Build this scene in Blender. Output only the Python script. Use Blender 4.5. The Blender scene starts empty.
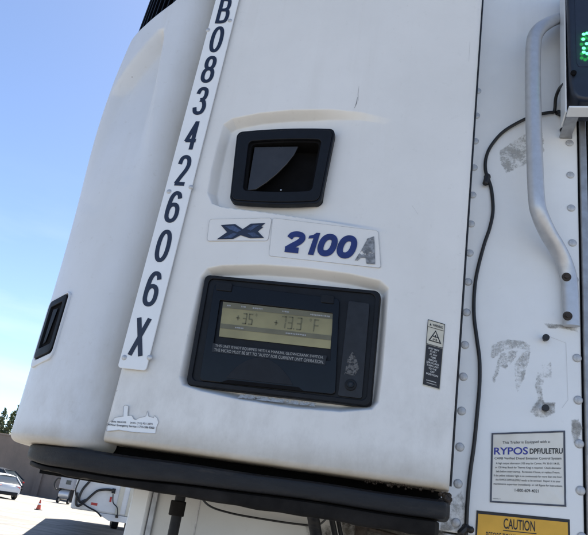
import bpy, math, random
import numpy as np
from mathutils import Vector, Matrix

random.seed(7)
rng = np.random.default_rng(7)
SC = bpy.context.scene
COL = SC.collection
R = math.radians

# ------------------------------------------------------------------ camera
FPX, PPX, PPY = 635.0, 294.0, 267.5          # focal length and centre in photo pixels
def _n(v): return v / np.linalg.norm(v)
_U = _n(np.array([550 - PPX, -1356 - PPY, FPX]))
_L = np.array([-2416 - PPX, 70 - PPY, FPX]); _L = _n(_L - _U * _L.dot(_U))
CR = -_L; CF = np.cross(CR, -_U); CU = _U     # world x, y, z seen in camera axes
CAM = np.array([0.0, -1.25, 1.65])
cd = bpy.data.cameras.new('camera'); cam = bpy.data.objects.new('camera', cd); COL.objects.link(cam)
cd.sensor_fit = 'HORIZONTAL'; cd.sensor_width = 36.0; cd.lens = 36.0 * FPX / 588.0
cd.clip_start = 0.02; cd.clip_end = 2000
cam.matrix_world = Matrix(((CR[0], -CR[1], -CR[2], CAM[0]), (CF[0], -CF[1], -CF[2], CAM[1]),
                           (CU[0], -CU[1], -CU[2], CAM[2]), (0, 0, 0, 1)))
SC.camera = cam

# ------------------------------------------------------------------ sky, sun, exposure
SUN_EL, SUN_AZ = R(57), R(-1)                # azimuth from +Y towards +X
w = bpy.data.worlds.new('World'); SC.world = w; w.use_nodes = True
nt = w.node_tree; nt.nodes.clear()
sky = nt.nodes.new('ShaderNodeTexSky'); sky.sky_type = 'NISHITA'; sky.sun_disc = False
sky.sun_elevation = SUN_EL; sky.sun_rotation = SUN_AZ
sky.air_density = 0.75; sky.dust_density = 1.0; sky.ozone_density = 1.8; sky.altitude = 1500
bg = nt.nodes.new('ShaderNodeBackground'); bg.inputs[1].default_value = 0.08
out = nt.nodes.new('ShaderNodeOutputWorld')
# a few thin cirrus streaks low over the horizon
tc = nt.nodes.new('ShaderNodeTexCoord'); mp = nt.nodes.new('ShaderNodeMapping'); mp.inputs['Scale'].default_value = (2.2, 2.2, 11)
nz = nt.nodes.new('ShaderNodeTexNoise'); nz.inputs['Scale'].default_value = 1.6; nz.inputs['Detail'].default_value = 7
rp = nt.nodes.new('ShaderNodeValToRGB'); rp.color_ramp.elements[0].position = .50; rp.color_ramp.elements[1].position = .78
sx = nt.nodes.new('ShaderNodeSeparateXYZ')
lo = nt.nodes.new('ShaderNodeMapRange'); lo.inputs[1].default_value = .42; lo.inputs[2].default_value = .08
ml = nt.nodes.new('ShaderNodeMath'); ml.operation = 'MULTIPLY'
m2 = nt.nodes.new('ShaderNodeMath'); m2.operation = 'MULTIPLY'; m2.inputs[1].default_value = .35
mx = nt.nodes.new('ShaderNodeMixRGB'); mx.inputs[2].default_value = (5.6, 5.9, 6.4, 1)
L = nt.links.new
L(tc.outputs['Generated'], mp.inputs[0]); L(mp.outputs[0], nz.inputs['Vector']); L(nz.outputs[0], rp.inputs[0])
L(tc.outputs['Generated'], sx.inputs[0]); L(sx.outputs[2], lo.inputs[0])
L(rp.outputs[0], ml.inputs[0]); L(lo.outputs[0], ml.inputs[1]); L(ml.outputs[0], m2.inputs[0]); L(m2.outputs[0], mx.inputs[0])
L(sky.outputs[0], mx.inputs[1]); L(mx.outputs[0], bg.inputs[0]); L(bg.outputs[0], out.inputs[0])

sl = bpy.data.lights.new('sun', 'SUN'); sl.energy = 5.0; sl.angle = R(.5); sl.color = (1, .95, .87)
so = bpy.data.objects.new('sun', sl); COL.objects.link(so)
sd = Vector((math.sin(SUN_AZ) * math.cos(SUN_EL), math.cos(SUN_AZ) * math.cos(SUN_EL), math.sin(SUN_EL)))
so.rotation_euler = sd.to_track_quat('Z', 'Y').to_euler(); so.location = (0, 0, 30)
vs = SC.view_settings; vs.view_transform = 'Standard'; vs.look = 'None'; vs.gamma = 1; vs.use_curve_mapping = False
vs.exposure = 1.7
SC.render.engine = 'CYCLES'
SC.cycles.max_bounces = 8; SC.cycles.diffuse_bounces = 4; SC.cycles.transparent_max_bounces = 12
SC.cycles.use_denoising = True

# ------------------------------------------------------------------ placing helpers
def at(x, y, Y):
    """the point of the vertical plane Y that the photo shows at pixel x, y"""
    d = np.array([x - PPX, y - PPY, FPX]); d = np.array([d @ CR, d @ CF, d @ CU])
    return CAM + d * ((Y - CAM[1]) / d[1])

class Frame:
    """four corners of a real flat quad; u runs right, v runs up"""
    def __init__(s, tl, tr, br, bl): s.tl, s.tr, s.br, s.bl = [np.array(p, float) for p in (tl, tr, br, bl)]
    def __call__(s, u, v, off=0.0):
        p = (s.bl * (1 - u) + s.br * u) * (1 - v) + (s.tl * (1 - u) + s.tr * u) * v
        if off: p = p + s.normal() * off
        return p
    def normal(s):
        n = np.cross(s.br - s.bl, s.tl - s.bl); return n / np.linalg.norm(n)
    def wh(s): return (np.linalg.norm(s.br - s.bl), np.linalg.norm(s.tl - s.bl))
def pixframe(tl, tr, br, bl, Y): return Frame(at(*tl, Y), at(*tr, Y), at(*br, Y), at(*bl, Y))

class MB:
    def __init__(s): s.v = []; s.f = []
    def add(s, vs, fs):
        o = len(s.v); s.v += [tuple(map(float, p)) for p in vs]; s.f += [tuple(i + o for i in f) for f in fs]; return s
    def box(s, x0, x1, y0, y1, z0, z1):
        return s.add([(x0,y0,z0),(x1,y0,z0),(x1,y1,z0),(x0,y1,z0),(x0,y0,z1),(x1,y0,z1),(x1,y1,z1),(x0,y1,z1)],
                     [(0,3,2,1),(4,5,6,7),(0,1,5,4),(1,2,6,5),(2,3,7,6),(3,0,4,7)])
    def tube(s, pts, r, n=12, up=None, cap=True):
        """r: radius, (ra, rb), or a list of radii; ra lies along 'up'"""
        pts = [np.array(p, float) for p in pts]; rings = []
        ref = np.array(up if up is not None else (0.13, 0.31, 0.94), float); prev = None
        for i, p in enumerate(pts):
            t = _n(pts[min(i + 1, len(pts) - 1)] - pts[max(i - 1, 0)])
            a = ref - t * ref.dot(t)
            if np.linalg.norm(a) < 1e-3: a = np.cross(t, (1, 0, 0))
            if prev is not None and up is None:
                a = prev - t * prev.dot(t)
            a = _n(a); prev = a; b = np.cross(t, a)
            rr = r[i] if isinstance(r, list) else r
            ra, rb = rr if isinstance(rr, tuple) else (rr, rr)
            rings.append([p + a * ra * math.cos(2*math.pi*k/n) + b * rb * math.sin(2*math.pi*k/n) for k in range(n)])
        vs = [q for ring in rings for q in ring]; fs = []
        for i in range(len(rings) - 1):
            for k in range(n):
                fs.append((i*n+k, i*n+(k+1) % n, (i+1)*n+(k+1) % n, (i+1)*n+k))
        if cap: fs.append(tuple(reversed(range(n)))); fs.append(tuple(range((len(rings)-1)*n, len(rings)*n)))
        return s.add(vs, fs)
    def prism(s, pts, nrm, t):
        """outline pts (3-D, in one plane), thickened by t along -nrm"""
        n = len(pts); pts = [np.array(p, float) for p in pts]; nrm = np.array(nrm, float)
        vs = pts + [p - nrm * t for p in pts]
        fs = [tuple(range(n)), tuple(reversed(range(n, 2*n)))] + [(i, i+n, (i+1) % n + n, (i+1) % n) for i in range(n)]
        return s.add(vs, fs)
    def dome(s, c, nrm, r, h, n=16, rings=4):
        c = np.array(c, float); nrm = _n(np.array(nrm, float)); a = _n(np.cross(nrm, (0.1, 0.2, 0.97))); b = np.cross(nrm, a)
        vs = []; fs = []
        for j in range(rings + 1):
            th = j / rings * math.pi / 2
            rr = r * math.cos(th); hh = h * math.sin(th)
            if j == rings: vs.append(c + nrm * h)
            else: vs += [c + nrm * hh + (a * math.cos(2*math.pi*k/n) + b * math.sin(2*math.pi*k/n)) * rr for k in range(n)]
        for j in range(rings - 1):
            for k in range(n): fs.append((j*n+k, j*n+(k+1) % n, (j+1)*n+(k+1) % n, (j+1)*n+k))
        top = len(vs) - 1
        for k in range(n): fs.append(((rings-1)*n+k, (rings-1)*n+(k+1) % n, top))
        return s.add(vs, fs)
    def grid(s, P):
        """P: array (nu, nv, 3)"""
        nu, nv = P.shape[:2]; o = len(s.v)
        s.v += list(map(tuple, P.reshape(-1, 3).tolist()))
        i = np.arange(nu - 1)[:, None] * nv + np.arange(nv - 1)[None, :] + o
        q = np.stack([i, i + nv, i + nv + 1, i + 1], -1).reshape(-1, 4)
        s.f += list(map(tuple, q.tolist())); return s
    def build(s, name, m, parent=None, bevel=0, smooth=38, segs=2):
        me = bpy.data.meshes.new(name); me.from_pydata(s.v, [], s.f); me.validate(); me.update()
        return link(name, me, m, parent, bevel, smooth, segs)

def link(name, me, m, parent=None, bevel=0, smooth=38, segs=2):
    if m: me.materials.append(m)
    if smooth:
        me.polygons.foreach_set('use_smooth', [True] * len(me.polygons)); me.set_sharp_from_angle(angle=R(smooth))
    o = bpy.data.objects.new(name, me); COL.objects.link(o); adopt(o, parent)
    if bevel:
        b = o.modifiers.new('bevel', 'BEVEL'); b.width = bevel; b.segments = segs; b.limit_method = 'ANGLE'; b.angle_limit = R(35)
    return o
def adopt(o, parent):
    if parent is None: return
    o.parent = parent
    if parent.parent is None and parent.type == 'EMPTY':
        o.matrix_parent_inverse = Matrix.Translation(-Vector(parent.location))
def thing(name, label, cat, loc=(0, 0, 0), group=None):
    o = bpy.data.objects.new(name, None); COL.objects.link(o); o.location = loc; o.empty_display_size = .1
    return tag(o, label, cat, group)
def tag(o, label=None, cat=None, group=None, kind=None):
    if label: o['label'] = label
    if cat: o['category'] = cat
    if group: o['group'] = group
    if kind: o['kind'] = kind
    return o

def text_raw(body, bold=0.0, shear=0.0, spacing=1.0, res=3):
    cu = bpy.data.curves.new('lettering', 'FONT'); cu.body = body; cu.size = 1; cu.offset = bold; cu.shear = shear
    cu.space_character = spacing; cu.resolution_u = res
    o = bpy.data.objects.new('lettering', cu); COL.objects.link(o)
    dg = bpy.context.evaluated_depsgraph_get(); me = bpy.data.meshes.new_from_object(o.evaluated_get(dg))
    vs = np.array([v.co[:2] for v in me.vertices]); fs = [tuple(p.vertices) for p in me.polygons]
    bpy.data.objects.remove(o); bpy.data.curves.remove(cu); bpy.data.meshes.remove(me)
    return vs, fs
def text_on(mb, F, body, u0, u1, v0, v1, off=.0008, bold=0.0, shear=0.0, fit='both', spacing=1.0):
    """lay a line of writing on frame F, filling u0..u1, v0..v1 of it"""
    vs, fs = text_raw(body, bold, shear, spacing, 6 if bold < .02 else 3)
    if len(vs) == 0: return mb
    lo, hi = vs.min(0), vs.max(0)
    q = (vs - lo) / (hi - lo)
    return mb.add([F(u0 + a * (u1 - u0), v0 + b * (v1 - v0), off) for a, b in q], fs)
def _ell(cx, cy, rx, ry, n=40, e=.86):
    return [(cx + rx * math.copysign(abs(math.cos(2*math.pi*k/n)) ** e, math.cos(2*math.pi*k/n)), cy + ry * math.copysign(abs(math.sin(2*math.pi*k/n)) ** e, math.sin(2*math.pi*k/n))) for k in range(n)]
def _sm(p, n=7): return [tuple(q[:2]) for q in smooth_path([(a, b, 0) for a, b in p], n)]
def glyph(c):
    """centre lines of a signwriter's character in a unit box: (points, closed)"""
    if c == '0': return [(_ell(.5, .5, .5, .5), True)]
    if c == '8': return [(_ell(.5, .26, .5, .26), True), (_ell(.5, .765, .43, .235), True)]
    if c == '6': return [(_ell(.5, .29, .5, .29), True), (_sm([(0, .28), (.01, .52), (.10, .80), (.30, .96), (.55, 1), (.82, .95), (.97, .80)]), False)]
    if c == '3': return [(_sm([(.02, .78), (.16, .95), (.48, 1), (.82, .94), (.92, .76), (.78, .59), (.42, .535)]), False), (_sm([(.42, .53), (.80, .48), (1, .27), (.86, .06), (.5, 0), (.16, .05), (0, .23)]), False)]
    if c == '2': return [(_sm([(.02, .72), (.14, .93), (.48, 1), (.84, .93), (.97, .73), (.82, .51), (.42, .24), (.10, .0)]), False), ([(.0, .0), (1.03, .0)], False)]
    if c == '4': return [([(.74, -.06), (.74, 1.06)], False), ([(.02, .25), (.74, 1.02)], False), ([(-.02, .29), (1.06, .29)], False)]
    if c == 'X': return [([(-.02, -.06), (1.02, 1.06)], False), ([(-.02, 1.06), (1.02, -.06)], False)]
    if c == 'B': return [([(0, -.06), (0, 1.06)], False), (_sm([(0, 1), (.5, 1), (.84, .95), (.93, .77), (.84, .60), (.5, .54), (0, .54)]), False), (_sm([(.5, .54), (.88, .49), (1.02, .27), (.88, .05), (.5, 0), (0, 0)]), False)]
    if c == '1': return [([(.62, -.06), (.62, 1.06)], False), ([(.60, 1.0), (.12, .80)], False)]
def sign_char(mb, F, c, u0, u1, v0, v1, th, off, shear=0.0):
    W, H = F.wh(); w = (u1 - u0) * W - th; h = (v1 - v0) * H - th
    for si, (pts, closed) in enumerate(glyph(c)):
        P = np.array([(a * w + th/2 + shear * (b - .5) * h, b * h + th/2) for a, b in pts]); n = len(P); Lf = []; Rt = []
        for i in range(n):
            a = P[(i - 1) % n] if closed or i else P[i]; b = P[(i + 1) % n] if closed or i < n - 1 else P[i]
            d0 = P[i] - a; d1 = b - P[i]
            d0 = d0 / np.linalg.norm(d0) if np.linalg.norm(d0) > 1e-9 else d1 / np.linalg.norm(d1)
            d1 = d1 / np.linalg.norm(d1) if np.linalg.norm(d1) > 1e-9 else d0
            t = d0 + d1; t = t / np.linalg.norm(t); q = np.array([-t[1], t[0]]); k = th / 2 / max(.35, q @ np.array([-d0[1], d0[0]]))
            Lf.append(P[i] + q * k); Rt.append(P[i] - q * k)
        vs = [F(u0 + x / W, v0 + y / H, off + si * .00015) for x, y in Lf + Rt]
        mb.add(vs, [(i, i + n, (i + 1) % n + n, (i + 1) % n) for i in range(n if closed else n - 1)])
    return mb
def quad_on(mb, F, u0, u1, v0, v1, off):
    return mb.add([F(u0, v0, off), F(u1, v0, off), F(u1, v1, off), F(u0, v1, off)], [(0, 1, 2, 3)])
def poly_on(mb, F, uv, off): return mb.add([F(u, v, off) for u, v in uv], [tuple(range(len(uv)))])
def rrect(u0, u1, v0, v1, ru, rv, n=6):
    pts = []
    for cx, cy, a0 in ((u1-ru, v1-rv, 0), (u0+ru, v1-rv, 90), (u0+ru, v0+rv, 180), (u1-ru, v0+rv, 270)):
        for k in range(n + 1):
            a = R(a0 + 90 * k / n); pts.append((cx + ru * math.cos(a), cy + rv * math.sin(a)))
    return pts
def ring_on(mb, F, outer, inner, off, thick):
    """a flat rim between two outlines with the same number of points, raised from off-thick to off"""
    n = len(outer)
    vs = [F(u, v, off) for u, v in outer] + [F(u, v, off) for u, v in inner] + \
         [F(u, v, off - thick) for u, v in outer] + [F(u, v, off - thick) for u, v in inner]
    fs = []
    for i in range(n):
        j = (i + 1) % n
        fs += [(i, j, j+n, i+n), (i+2*n, j+2*n, j, i), (i+n, j+n, j+3*n, i+3*n)]
    return mb.add(vs, fs)
def smooth_path(pts, n=8):
    pts = [np.array(p, float) for p in pts]; P = [2*pts[0]-pts[1]] + pts + [2*pts[-1]-pts[-2]]; res = []
    for i in range(1, len(P) - 2):
        for k in range(n):
            t = k / n; a, b, c, d = P[i-1], P[i], P[i+1], P[i+2]
            res.append(.5*((2*b) + (c-a)*t + (2*a-5*b+4*c-d)*t*t + (3*b-a-3*c+d)*t**3))
    res.append(pts[-1]); return res

def sdf_poly(x, z, P):
    P = np.array(P); d = np.full(x.shape, 1e9); inside = np.zeros(x.shape, bool)
    for i in range(len(P)):
        a, b = P[i], P[(i + 1) % len(P)]; e = b - a
        t = np.clip(((x - a[0]) * e[0] + (z - a[1]) * e[1]) / (e @ e), 0, 1)
        d = np.minimum(d, np.hypot(x - a[0] - t * e[0], z - a[1] - t * e[1]))
        c = ((a[1] > z) != (b[1] > z)) & (x < (b[0] - a[0]) * (z - a[1]) / (b[1] - a[1] + 1e-12) + a[0]); inside ^= c
    return np.where(inside, -d, d)
# ------------------------------------------------------------------ materials
class NT:
    def __init__(s, name):
        s.m = bpy.data.materials.new(name); s.m.use_nodes = True; s.t = s.m.node_tree; s.b = s.t.nodes['Principled BSDF']
        s.tc = s.t.nodes.new('ShaderNodeTexCoord')
    def n(s, kind, **kw):
        o = s.t.nodes.new('ShaderNode' + kind)
        for k, v in kw.items(): setattr(o, k, v)
        return o
    def l(s, a, b): s.t.links.new(a, b)
    def noise(s, scale, detail=6, rough=.55, stretch=(1, 1, 1), loc=(0, 0, 0)):
        m = s.n('Mapping'); m.inputs['Scale'].default_value = stretch; m.inputs['Location'].default_value = loc
        s.l(s.tc.outputs['Object'], m.inputs[0])
        o = s.n('TexNoise'); o.inputs['Scale'].default_value = scale; o.inputs['Detail'].default_value = detail; o.inputs['Roughness'].default_value = rough
        s.l(m.outputs[0], o.inputs['Vector']); return o.outputs[0]
    def ramp(s, x, lo, hi, a=0.0, b=1.0):
        o = s.n('MapRange'); o.inputs[1].default_value = lo; o.inputs[2].default_value = hi; o.inputs[3].default_value = a; o.inputs[4].default_value = b
        s.l(x, o.inputs[0]); return o.outputs[0]
    def math(s, op, a, b):
        o = s.n('Math', operation=op)
        for i, x in enumerate((a, b)):
            if isinstance(x, (int, float)): o.inputs[i].default_value = x
            else: s.l(x, o.inputs[i])
        return o.outputs[0]
    def mix(s, f, a, b):
        o = s.n('MixRGB')
        for i, x in enumerate((f, a, b)):
            if isinstance(x, (int, float)): o.inputs[i].default_value = x
            elif isinstance(x, tuple): o.inputs[i].default_value = x + (1,) if len(x) == 3 else x
            else: s.l(x, o.inputs[i])
        return o.outputs[0]
    def pos(s, axis):
        o = s.n('SeparateXYZ'); s.l(s.tc.outputs['Object'], o.inputs[0]); return o.outputs[axis]
    def bump(s, x, strength, dist=.001):
        o = s.n('Bump'); o.inputs['Strength'].default_value = strength; o.inputs['Distance'].default_value = dist
        s.l(x, o.inputs['Height']); s.l(o.outputs[0], s.b.inputs['Normal'])
    def base(s, x):
        if isinstance(x, tuple): s.b.inputs['Base Color'].default_value = x + (1,)
        else: s.l(x, s.b.inputs['Base Color'])
    def set(s, rough=None, metal=None, spec=None):
        if rough is not None:
            if isinstance(rough, (int, float)): s.b.inputs['Roughness'].default_value = rough
            else: s.l(rough, s.b.inputs['Roughness'])
        if metal is not None: s.b.inputs['Metallic'].default_value = metal
        if spec is not None: s.b.inputs['Specular IOR Level'].default_value = spec
        return s.m

def plain(name, c, rough=.5, metal=0, var=.25, scale=30, bump=0, bscale=200, spec=None):
    k = NT(name); n = k.noise(scale, 6, .6)
    k.base(k.mix(k.ramp(n, .3, .7), c, tuple(x * (1 - var) for x in c)))
    if bump: k.bump(k.noise(bscale, 3), bump, .0006)
    return k.set(k.ramp(n, .2, .8, rough * .85, min(1, rough * 1.15)), metal, spec)

def gelcoat(name, c, rough=.34, lip=None, dirt=.5, seam=None):
    """aged white glass-fibre skin: faint mottling, run-off streaks, specks and a grimy lower lip"""
    k = NT(name)
    mott = k.noise(3.2, 7, .62); fine = k.noise(60, 5, .7)
    streak = k.noise(16, 5, .6, (1, 1, .06)); cover = k.noise(2.1, 4, .5, (1, 1, .5), (3, 1, 2))
    col = k.mix(k.ramp(mott, .35, .72, 0, .55), c, (c[0]*.82, c[1]*.82, c[2]*.81))
    col = k.mix(k.math('MULTIPLY', k.ramp(streak, .55, .8, 0, dirt * .55), k.ramp(cover, .4, .65)), col, (.42, .38, .31))
    col = k.mix(k.ramp(fine, .60, .78, 0, dirt * .38), col, (.40, .38, .34))
    speck = k.n('TexVoronoi'); speck.inputs['Scale'].default_value = 22
    k.l(k.tc.outputs['Object'], speck.inputs['Vector'])
    sp = k.math('MULTIPLY', k.ramp(speck.outputs['Distance'], .05, .02), k.ramp(k.noise(9, 2), .62, .66))
    col = k.mix(k.math('MULTIPLY', sp, .7), col, (.12, .10, .09))
    if lip:
        z = k.pos(2)
        smear = k.math('MULTIPLY', k.ramp(z, lip[1] + .28, lip[0]), k.ramp(k.noise(15, 9, .72, (1, 1, .6)), .42, .70, 0, .50))
        col = k.mix(smear, col, (.40, .38, .35))
        band = k.ramp(z, lip[1], lip[0]); edge = k.ramp(k.noise(11, 6, .65, (.5, .5, 1)), .25, .75, .35, 1)
        col = k.mix(k.math('MULTIPLY', k.math('POWER', band, 1.4), k.math('MULTIPLY', edge, .95)), col, (.34, .29, .21))
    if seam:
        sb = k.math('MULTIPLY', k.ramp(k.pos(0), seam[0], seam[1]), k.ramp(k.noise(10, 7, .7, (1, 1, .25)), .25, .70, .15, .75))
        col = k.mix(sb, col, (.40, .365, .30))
    k.base(col); k.bump(k.noise(9, 3), .12, .002)
    return k.set(k.ramp(mott, .3, .8, rough, rough + .16), 0, .45)

def patchy(name, c, c2, scale, lo, hi, rough=.7, detail=5, metal=0):
    """flaky residue: covers only where the noise is high, open elsewhere"""
    k = NT(name); n = k.noise(scale, detail, .62)
    k.base(k.mix(k.ramp(k.noise(scale * 2.3, 3), .35, .65), c, c2))
    k.l(k.ramp(n, lo, hi), k.b.inputs['Alpha'])
    return k.set(rough, metal)

M = {}
M['door'] = gelcoat('door gelcoat', (.76, .75, .725), .33, (1.735, 1.80), .5)
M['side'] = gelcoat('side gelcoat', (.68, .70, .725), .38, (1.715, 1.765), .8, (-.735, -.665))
M['nose'] = gelcoat('trailer nose paint', (.88, .895, .90), .28, None, .3)
M['body'] = gelcoat('trailer body paint', (.68, .69, .69), .4, None, .5)
M['plate'] = plain('plate white', (.82, .835, .84), .3, var=.06, scale=12)
M['black'] = plain('black moulded plastic', (.006, .007, .010), .5, var=.4, scale=40, bump=.25, bscale=600, spec=.25)
M['panel'] = plain('display flap plastic', (.0055, .006, .0075), .22, var=.4, scale=25, spec=.24)
M['keypad'] = plain('keypad strip', (.022, .024, .029), .42, var=.3, scale=50, spec=.25)
k = NT('bumper rubber'); n = k.noise(18, 6, .6); sc1 = k.noise(7, 9, .75, (.5, .5, 2.5))
k.base(k.mix(k.ramp(sc1, .54, .70, 0, .8), k.mix(n, (.012, .013, .017), (.006, .007, .009)), (.055, .05, .045)))
k.bump(k.noise(60, 6, .7), .6, .002); M['rubber'] = k.set(k.ramp(sc1, .4, .7, .42, .8), 0, .3)
M['rubber_low'] = plain('weathered lower rubber', (.016, .014, .013), .8, var=.7, scale=14, spec=.2, bump=.5, bscale=90)
M['cavity'] = plain('dark cavity', (.007, .007, .008), .8, spec=.1)
M['paddle'] = plain('latch paddle', (.034, .033, .034), .3, var=.35, scale=30)
M['navy'] = plain('navy lettering', (.014, .022, .048), .42, var=.2, scale=80)
M['blue'] = plain('royal blue lettering', (.016, .030, .16), .35, var=.35, scale=60)
M['brightblue'] = plain('violet blue lettering', (.03, .04, .33), .5, var=.1)
M['ink'] = plain('black ink', (.015, .015, .018), .55, var=.1)
M['paint'] = plain('white ink', (.62, .62, .60), .5, var=.1)
M['grey_ink'] = plain('grey ink', (.32, .32, .31), .5, var=.1)
M['film'] = plain('clear decal film', (.68, .678, .668), .26, var=.05, scale=20)
M['film_edge'] = plain('film edge', (.60, .60, .60), .5, var=.4, scale=90)
M['alu'] = plain('brushed aluminium', (.58, .59, .61), .40, .55, var=.12, scale=60)
M['alu_dull'] = plain('dull aluminium', (.42, .43, .45), .5, .7, var=.3, scale=40)
M['rivet'] = plain('rivet metal', (.60, .61, .62), .5, .4, var=.3, scale=150)
M['rust'] = plain('dark rusty bolt', (.06, .045, .035), .7, .2, var=.6, scale=120)
M['cable'] = plain('black cable', (.012, .012, .013), .45, var=.2)
def stainmat(name, c, c2, scale, gain, top, cscale):
    """a worn mark: covers where the mesh's 'cover' is high and the noise lets it through"""
    k = NT(name); k.base(k.mix(k.ramp(k.noise(cscale, 8, .8), .38, .62), c, c2))
    at_ = k.n('Attribute'); at_.attribute_name = 'cover'
    n = k.math('MULTIPLY', k.noise(scale, 10, .8), 1.0); n2 = k.noise(scale * .22, 4, .6)
    x = k.math('ADD', k.math('MULTIPLY', at_.outputs['Fac'], gain), k.math('ADD', k.math('MULTIPLY', n, .75), k.math('MULTIPLY', n2, .6)))
    edge = k.ramp(at_.outputs['Fac'], 0, .35)
    k.l(k.math('MULTIPLY', k.ramp(x, .94, 1.15, 0, top), edge), k.b.inputs['Alpha']); return k.set(.85)
M['residue'] = stainmat('glue residue', (.58, .58, .56), (.27, .265, .255), 150, .36, .72, 330)
M['scuff'] = stainmat('scuffed dirt', (.42, .41, .38), (.15, .14, .12), 60, .36, .7, 90)
M['grease'] = stainmat('grease film', (.13, .12, .10), (.05, .045, .04), 26, .45, .85, 40)
M['peeled'] = patchy('peeled silver film', (.34, .34, .34), (.15, .15, .15), 60, .34, .40, .5, 4, .4)

# ------------------------------------------------------------------ ground
k = NT('sunlit concrete yard')
n1 = k.noise(.09, 8, .6); n2 = k.noise(1.7, 8, .65); n3 = k.noise(.35, 6, .7, (1, .25, 1))
col = k.mix(k.ramp(n1, .35, .65), (.26, .245, .215), (.20, .188, .168))
col = k.mix(k.ramp(n2, .45, .75, 0, .45), col, (.19, .175, .16))
col = k.mix(k.ramp(n3, .54, .70, 0, .6), col, (.15, .14, .13))
col = k.mix(k.ramp(k.noise(.5, 7, .7, (.35, 1.6, 1)), .46, .62, 0, .7), col, (.12, .112, .10))
br = k.n('TexBrick'); br.inputs['Scale'].default_value = .22; br.inputs['Mortar Size'].default_value = .012; br.offset = 0
br.inputs['Color1'].default_value = (0, 0, 0, 1); br.inputs['Color2'].default_value = (0, 0, 0, 1); br.inputs['Mortar'].default_value = (1, 1, 1, 1)
k.l(k.tc.outputs['Object'], br.inputs['Vector'])
k.base(k.mix(k.math('MULTIPLY', br.outputs[0], .75), col, (.10, .09, .08)))
k.bump(n2, .3, .01); M['ground'] = k.set(.85)
g = MB(); g.grid(np.stack(np.meshgrid(np.linspace(-700, 700, 15), np.linspace(-700, 700, 15), indexing='ij') + [np.zeros((15, 15))], -1))
tag(g.build('ground', M['ground']), kind='structure')

# ------------------------------------------------------------------ our trailer
NY = .40
trailer = thing('semi_trailer', 'white riveted front of the near semi trailer behind the cooling unit', 'trailer', (0.0, NY, 0))
nose = MB()
nose.box(-1.06, -.70, NY, NY + .04, 1.70, 4.05); nose.box(-.70, .354, NY, NY + .04, 1.668, 4.05)
nose.build('front_wall', M['nose'], trailer, .004)
k = gelcoat('greasy lower wall', (.62, .62, .60), .45, None, .9); M['lower'] = k
lw = MB(); lw.box(-.688, 1.54, NY + .004, NY + .05, 1.02, 1.664)
lw.build('lower_wall', M['lower'], trailer, .003)
for xa in (-.56, -.20, .12):
    MB().tube([(xa, NY + .0035, 1.03), (xa, NY + .0035, 1.66)], (.0015, .002), 8).build('panel_seam', M['film_edge'], trailer)
cp = MB(); cp.box(-.742, -.690, NY - .012, NY + .05, 1.02, 1.66); cp.build('corner_post', M['plate'], trailer, .006)
cg = MB(); cg.box(-.688, -.672, NY - .004, NY + .003, 1.02, 1.66); cg.build('corner_trim', M['alu_dull'], trailer, .002)
# right corner: gap, aluminium channel, gap, next panel
ch = MB(); ch.box(.359, .377, NY - .006, NY + .04, 1.668, 4.05); ch.build('corner_channel', M['alu_dull'], trailer, .003)
c2 = MB(); c2.box(.383, .396, NY - .002, NY + .04, 1.668, 4.05); c2.build('corner_channel', M['alu'], trailer, .003)
gp = MB(); gp.box(.3535, .402, NY + .006, NY + .045, 1.668, 4.04); gp.build('channel_gap', M['cavity'], trailer)
rp_ = MB(); rp_.box(.402, 1.55, NY + .001, NY + .04, 1.668, 4.05); rp_.build('side_panel', M['nose'], trailer, .004)
bd = MB(); bd.box(-1.055, 1.545, NY + .046, 13.5, 1.70, 4.04); bd.box(-.685, 1.52, NY + .056, 13.4, 1.10, 1.697); bd.build('cargo_body', M['body'], trailer, .02)
for sx_ in (-.5, 1.2):
    lg = MB(); lg.box(sx_ - .06, sx_ + .06, 2.9, 3.02, .06, 1.10); lg.box(sx_ - .14, sx_ + .14, 2.82, 3.1, 0.002, .06)
    lg.build('landing_leg', M['rubber'], trailer, .008)
def wheel_mb(c, r, wd, ax=(1, 0, 0)):
    t = MB(); c = np.array(c, float); a = np.array(ax, float)
    t.tube([c - a*wd*.5, c - a*wd*.42, c + a*wd*.42, c + a*wd*.5], [r*.9, r, r, r*.9], 28)
    h = MB(); h.tube([c - a*(wd*.5+.004), c + a*(wd*.5+.004)], [r*.55, r*.55], 20); h.tube([c - a*(wd*.5+.03), c + a*(wd*.5+.03)], [r*.18, r*.18], 14)
    return t, h
def wheel(c, r, wd, parent, ax=(1, 0, 0)):
    t, h = wheel_mb(c, r, wd, ax)
    o = t.build('wheel', M['rubber'], parent); h.build('rim', M['alu'], o); return o
for yy in (10.8, 12.1):
    for sx_ in (-.86, 1.35): wheel((sx_, yy, .51), .51, .3, trailer)
    MB().tube([(-.8, yy, .51), (1.3, yy, .51)], .06, 10).build('axle', M['rubber'], trailer)
MB().box(-.4, .9, 10.2, 12.7, .8, 1.1).build('chassis', M['rubber'], trailer)
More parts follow.
